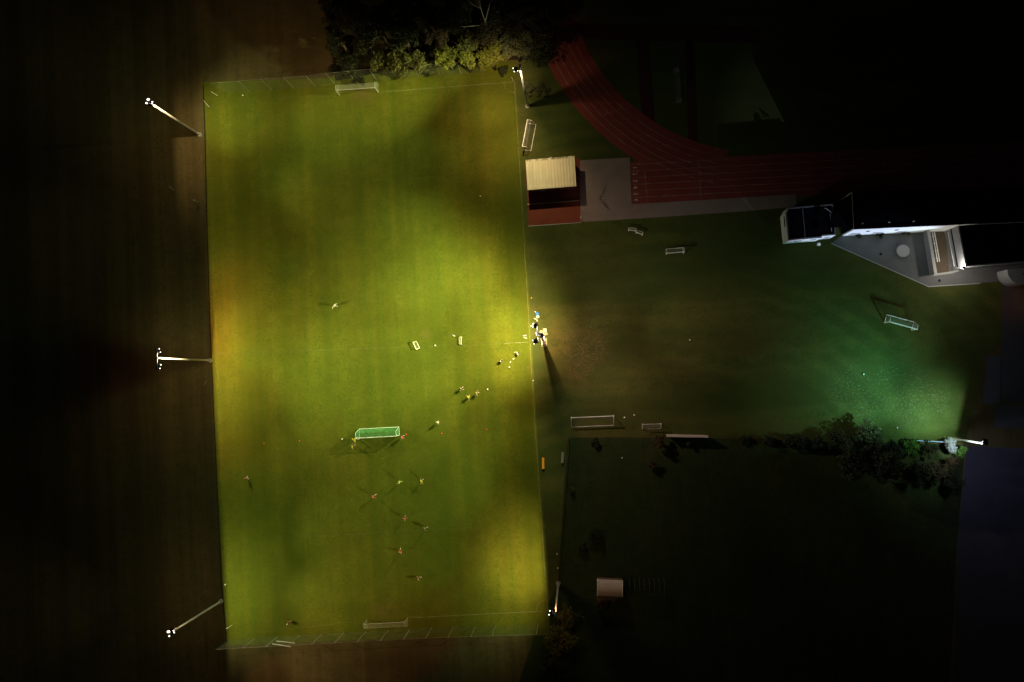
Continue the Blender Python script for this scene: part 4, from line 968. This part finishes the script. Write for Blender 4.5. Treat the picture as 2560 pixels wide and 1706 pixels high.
p = at(894, 1098, .4); t = thing('glove_bag', 'pinkish pale bag lying in front of the goal mouth', 'bag', (p.x, p.y, 0)); g = MB(); g.ball((0, 0, .16), .28, 12, 7, (1.2, .7, .6)); g.build('body', plain('pink_cloth', (.72, .46, .32)), t, True); g = MB(); g.tube([(-.2, 0, .28), (0, .02, .42), (.2, 0, .28)], .02, 6); g.build('handle', M['cream'], t)

# ------------------------------------------------------------------ trees and shrubs
def tree(kind, label, x, y, r, h, leaf, n=None, group=None, flat=.75, trunk=True, bark='bark', leafsize=.30, cat='tree'):
    zc = h-r*flat; c = at(x, y, zc); t = thing(kind, label, cat, (c.x, c.y, 0), 0, group)
    n = n or int(420*r*r); nc = max(7, int(9*r)); cl = []
    for i in range(nc):
        d = rng.normal(size=3); d /= np.linalg.norm(d); d[2] = abs(d[2])*.9-.25; k = rng.uniform(.45, .92)
        cl.append((d[0]*r*k, d[1]*r*k, zc+d[2]*r*flat*k, rng.uniform(.22, .42)*min(r, 2.6)))
    cl.append((0, 0, zc, r*.4)); cl = np.array(cl)
    pick = rng.integers(0, len(cl), n); v = rng.normal(size=(n, 3)); v /= np.linalg.norm(v, axis=1)[:, None]
    rad = cl[pick, 3][:, None]*rng.uniform(.55, 1.08, n)[:, None]
    ctr = cl[pick, :3]+v*rad*np.array([1, 1, .8]); ctr[:, 2] = np.maximum(ctr[:, 2], .12)
    a = rng.normal(size=(n, 3)); a[:, 2] *= .7; a /= np.linalg.norm(a, axis=1)[:, None]; b = np.cross(a, v+rng.normal(size=(n, 3))*.5); b /= np.linalg.norm(b, axis=1)[:, None]
    s = leafsize*rng.uniform(.5, 1.1, n)[:, None]*.5
    qd = np.stack([ctr-a*s*1.3, ctr-b*s*.8, ctr+a*s*1.3, ctr+b*s*.8], 1).reshape(-1, 3)
    me = bpy.data.meshes.new('crown'); me.vertices.add(4*n); me.vertices.foreach_set('co', qd.ravel()); me.loops.add(4*n); me.loops.foreach_set('vertex_index', np.arange(4*n)); me.polygons.add(n); me.polygons.foreach_set('loop_start', np.arange(0, 4*n, 4)); me.polygons.foreach_set('loop_total', np.full(n, 4)); me.update(calc_edges=True); me.validate()
    me.materials.append(M[leaf]); o = bpy.data.objects.new('crown', me); COL.objects.link(o); o.parent = t
    if trunk:
        g = MB(); tr = .035*h+.04; g.tube([(0, 0, 0), (.05, .03, zc*.5), (0, 0, zc*.95), (.03, 0, zc+r*.3)], [tr, tr*.75, tr*.5, tr*.15], 8)
        for i in range(min(7, nc)):
            q = cl[i]; st = (0, 0, zc*rng.uniform(.45, .85)); mid = (q[0]*.5, q[1]*.5, (st[2]+q[2])*.5+.15*r); g.tube([st, mid, (q[0], q[1], q[2])], [tr*.42, tr*.25, tr*.08], 6)
        g.build('trunk', M[bark], t, True)
    return t
GT = 'trees behind the upper goal'
for a in (('bright lime tree in the middle of the upper tree row', 1116, 140, 2.3, 7.5, 'leaf_lime'), ('olive tree just right of the bright lime tree', 1164, 148, 2.1, 7, 'leaf_lime'), ('olive tree behind and right of the bright lime tree', 1172, 108, 2.4, 8, 'leaf_olive'),
          ('yellowish tree left of the upper right mast', 1228, 138, 2.6, 8, 'leaf_lime'), ('broad grey green tree around the top of the upper right mast', 1292, 112, 3.3, 9, 'leaf_grey'), ('dark tree between the grey green tree and the running track', 1342, 128, 2.5, 8, 'leaf_dark'),
          ('olive tree left of the bright lime tree', 1048, 158, 2.2, 6.5, 'leaf_olive'), ('sparse olive tree behind the right post of the upper goal', 1000, 150, 2.5, 7, 'leaf_olive'), ('dim tree directly behind the upper goal', 950, 160, 2.4, 6.5, 'leaf_olive'),
          ('dark small tree at the left end of the upper tree row', 870, 160, 2.4, 6, 'leaf_dark'), ('dark tree in the second row above the upper goal', 915, 100, 3.0, 9, 'leaf_dark'), ('dark tree in the second row above the olive trees', 1005, 85, 3.2, 10, 'leaf_dark'),
          ('brownish tree in the second row behind the lime tree', 1090, 85, 2.8, 9, 'leaf_brown'), ('brown tree in the second row below the bare tree', 1215, 85, 2.6, 9, 'leaf_brown'), ('dark tall tree at the track end of the second row', 1305, 50, 3.2, 10, 'leaf_dark'),
          ('dark tree at the very top edge, left', 880, 40, 3.2, 10, 'leaf_dark'), ('dark tree at the very top edge, in the centre', 990, 20, 3.3, 10, 'leaf_dark'), ('dark tree at the very top edge, right', 1245, 22, 3.3, 10, 'leaf_dark'), ('dark tree in the third row, left of centre', 940, 55, 3.2, 10, 'leaf_dark'), ('dark tree in the third row behind the bright lime tree', 1125, 45, 3.3, 11, 'leaf_dark'), ('dark tree in the third row, in the gap right of centre', 1050, 45, 3.2, 10, 'leaf_dark'), ('dark tree at the left corner of the woodland by the field', 845, 95, 2.8, 8, 'leaf_dark'), ('dark tree overhanging the outer edge of the running track', 1362, 88, 2.8, 9, 'leaf_dark'), ('dark tree overhanging the top end of the running track', 1382, 30, 2.8, 9, 'leaf_dark'), ('dark tree at the very top edge by the running track', 1330, 5, 3.0, 10, 'leaf_dark'), ('dark tree at the very top edge, just right of centre', 1160, 0, 3.2, 10, 'leaf_dark')):
    tree('tree', *a, group=GT)
GS2 = 'low shrubs along the field edges'
for a in (('low shrub at the foot of the upper right mast, on its right', 1322, 222, 1.3, 1.8, 'leaf_grey'), ('pale low shrub between the upper right mast and the track', 1352, 226, 1.5, 1.6, 'leaf_grey'), ('low shrub at the net behind the lime tree', 1012, 186, 1.1, 2.2, 'leaf_olive'), ('small round shrub at the net left of the lime tree', 1078, 180, 1.2, 2.5, 'leaf_olive'), ('shadowy shrub behind the upper goal net', 900, 200, 1.4, 2.2, 'leaf_dark'),
          ('dark shrub at the woodland edge by the brown field, upper', 828, 40, 1.8, 2.6, 'leaf_dark'), ('dark shrub at the woodland edge by the brown field, middle', 838, 120, 1.6, 2.4, 'leaf_dark'), ('dark shrub at the woodland edge beside the catch net', 836, 178, 1.5, 2.2, 'leaf_dark'), ('dark shrub at the woodland edge at the very top of the brown field', 818, 8, 1.8, 2.6, 'leaf_dark'), ('dark shrub above the corner pole at the upper right', 1262, 178, 1.2, 2.2, 'leaf_dark'), ('single leafy bush left of the pale wall segment', 1648, 1104, 1.3, 2.6, 'leaf_brown'), ('tiny bush below the pale wall segment', 1719, 1108, .8, 1.4, 'leaf_brown'),
          ('dark shrub in the garden above the arched hut', 1492, 1340, 1.3, 1.6, 'leaf_dark'), ('small dark shrub in the garden near the right fence', 1460, 1370, 1.0, 1.2, 'leaf_dark'), ('shrub in the garden below the single leafy bush', 1634, 1160, 1.0, 1.6, 'leaf_brown'), ('dark shrub at the upper left corner of the garden', 1490, 1108, 1.1, 1.3, 'leaf_dark'), ('shrub hugging the right fence at the upper garden corner', 1430, 1225, .7, 1.2, 'leaf_olive'), ('left one of three dark shrubs against the long school wall', 2146, 588, .75, 1.3, 'leaf_dark'), ('middle one of three dark shrubs against the long school wall', 2205, 584, .95, 1.4, 'leaf_dark'), ('right one of three dark shrubs against the long school wall', 2264, 580, .8, 1.4, 'leaf_dark'), ('low shrubbery below the arched hut', 1510, 1512, 1.3, 1.2, 'leaf_brown')):
    tree('shrub', *a, group=GS2, leafsize=.22, trunk=True, n=int(700*a[3]**2), cat='shrub')
for a in (('yellowish tree right of the lower right mast', 1426, 1536, 2.1, 5.5, 'leaf_olive'), ('wide pale olive tree below the lower right mast', 1400, 1596, 2.9, 6.5, 'leaf_olive'), ('dark tree at the bottom edge below the olive tree', 1385, 1668, 2.8, 6.5, 'leaf_dark')):
    tree('tree', *a, group='trees at the lower right corner of the pitch')
GH2 = 'trees and bushes of the hedge at the right'
for a in (('grey green tall bush bulging into the bright field', 2172, 1080, 2.4, 3.9, 'leaf_grey'), ('dark bush left of the tall bulging bush', 2096, 1098, 1.9, 3.0, 'leaf_dark'), ('dark bush below the tall bulging bush, on the left', 2135, 1110, 2.4, 3.8, 'leaf_dark'), ('dim grey bush below the tall bulging bush, on the right', 2194, 1114, 2.7, 4.0, 'leaf_dark'),
          ('dark low bush farthest left in the hedge', 2042, 1102, 1.5, 2.2, 'leaf_dark'), ('small dark bush between the pale wall and the hedge', 1975, 1102, 1.2, 1.8, 'leaf_dark'), ('dark low bush second from the left end of the hedge', 2005, 1104, 1.3, 1.9, 'leaf_dark'), ('tiny dark bush just right of the pale wall segment', 1860, 1100, .9, 1.2, 'leaf_dark'), ('dark bush farther right of the pale wall segment', 1920, 1102, 1.1, 1.5, 'leaf_dark'), ('green bush below the left bluish panel', 2278, 1122, 1.7, 3, 'leaf_green'), ('dark bush right of the grey bushes, under the field edge', 2240, 1128, 1.9, 3.6, 'leaf_dark'),
          ('dark bush below the right bluish panel', 2322, 1124, 1.5, 3, 'leaf_dark'), ('brown bush below the silvery shrub', 2378, 1158, 1.5, 3, 'leaf_brown'), ('green bush at the road corner', 2402, 1128, 1.2, 2.4, 'leaf_green'), ('brown bush lower in the hedge left of the road', 2340, 1178, 1.8, 3.5, 'leaf_brown'), ('dark bush deep in the hedge below the green gap', 2300, 1176, 2.2, 4, 'leaf_dark'),
          ('dark tree deep in the hedge, left of centre', 2130, 1165, 2.9, 6, 'leaf_dark'), ('dark tree deep in the hedge, in the middle', 2210, 1172, 2.9, 6, 'leaf_dark'), ('dark bush along the left side of the road', 2385, 1205, 1.8, 3, 'leaf_dark')):
    tree('bush', *a, group=GH2, leafsize=.26, cat='bush')
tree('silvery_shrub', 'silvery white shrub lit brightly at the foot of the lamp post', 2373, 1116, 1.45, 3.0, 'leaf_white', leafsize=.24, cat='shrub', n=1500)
# bare tree with pale branches among the dark ones
p = at(1222, 92, 3); t = thing('bare_tree', 'bare tree with pale twigs rising above the dark upper trees', 'tree', (p.x, p.y, 0), 0)
g = MB(); g.tube([(0, 0, 0), (.1, .1, 4), (0, .3, 8)], [.22, .16, .09], 8); g.build('trunk', M['palebark'], t, True)
def limb(pts, r): 
    g = MB(); g.tube(pts, r, 6); g.build('branch', M['palebark'], t, True)
limb([(0, .25, 6.5), (-1.6, -.2, 8.0), (-3.6, -.5, 8.6), (-4.6, -.4, 8.9)], [.08, .07, .05, .02]); limb([(0, .3, 8), (-.5, 2.0, 9.5), (-1.2, 3.5, 10.5)], [.08, .05, .02]); limb([(-.5, 2.0, 9.5), (-1.9, 2.6, 10.2), (-2.8, 3.4, 10.6)], [.04, .03, .015]); limb([(0, .3, 8), (.9, 1.8, 9.6), (1.7, 3.2, 10.8)], [.08, .05, .02]); limb([(-.3, 1.4, 9), (-.6, 3.3, 10.4), (-.4, 4.6, 11)], [.045, .03, .015])
# thin dead stems in the lower right trees
# ------------------------------------------------------------------ arched hut and bare hoops
a, b, c = P((1492, 1484), (1555, 1487), (1491.5, 1443)); ux = (b-a); L = ux.length; Wd = (c-a).length
t = thing('arched_hut', 'arched hut with pale sheet roof in the dark garden', 'hut', a, ang(a, b))
g = MB(); n = 20; arcp = [(Wd/2-Wd/2*math.cos(PI*i/n)*1.0, 1.35+1.0*math.sin(PI*i/n)) for i in range(n+1)]
for k, (y, z) in enumerate(arcp): g.v += [(0, y, z), (L, y, z)]
for k, (y, z) in enumerate(arcp): g.v += [(0, y+(Wd/2-y)*.03, z-.05), (L, y+(Wd/2-y)*.03, z-.05)]
m = len(arcp)
for k in range(m-1): g.f += [(2*k, 2*k+1, 2*k+3, 2*k+2), (2*m+2*k+2, 2*m+2*k+3, 2*m+2*k+1, 2*m+2*k), (2*k, 2*k+2, 2*m+2*k+2, 2*m+2*k), (2*k+1, 2*m+2*k+1, 2*m+2*k+3, 2*k+3)]; g.mi += [0]*4
g.build('roof', M['poly'], t, False)
g = MB(); g.box((L/2, .08, .66), (L-.2, .10, 1.32)); g.box((L/2, Wd-.08, .66), (L-.2, .10, 1.32)); g.box((.12, Wd/2, 1.0), (.08, Wd-.3, 2.0)); g.box((L-.12, Wd/2, 1.0), (.08, Wd-.3, 2.0)); g.build('wall', M['brown_wall'], t)
for x in (.03, L-.03):
    g = MB(); g.tube([(x, y, z+.02) for y, z in arcp], .06, 6); g.build('edge_rib', M['white'], t)
g = MB(); g.sheet(P((1490, 1487), (1550, 1489), (1535, 1506), (1495, 1506)), .004); struct('bare_soil', g, M['bedsoil'])
for i in range(8):
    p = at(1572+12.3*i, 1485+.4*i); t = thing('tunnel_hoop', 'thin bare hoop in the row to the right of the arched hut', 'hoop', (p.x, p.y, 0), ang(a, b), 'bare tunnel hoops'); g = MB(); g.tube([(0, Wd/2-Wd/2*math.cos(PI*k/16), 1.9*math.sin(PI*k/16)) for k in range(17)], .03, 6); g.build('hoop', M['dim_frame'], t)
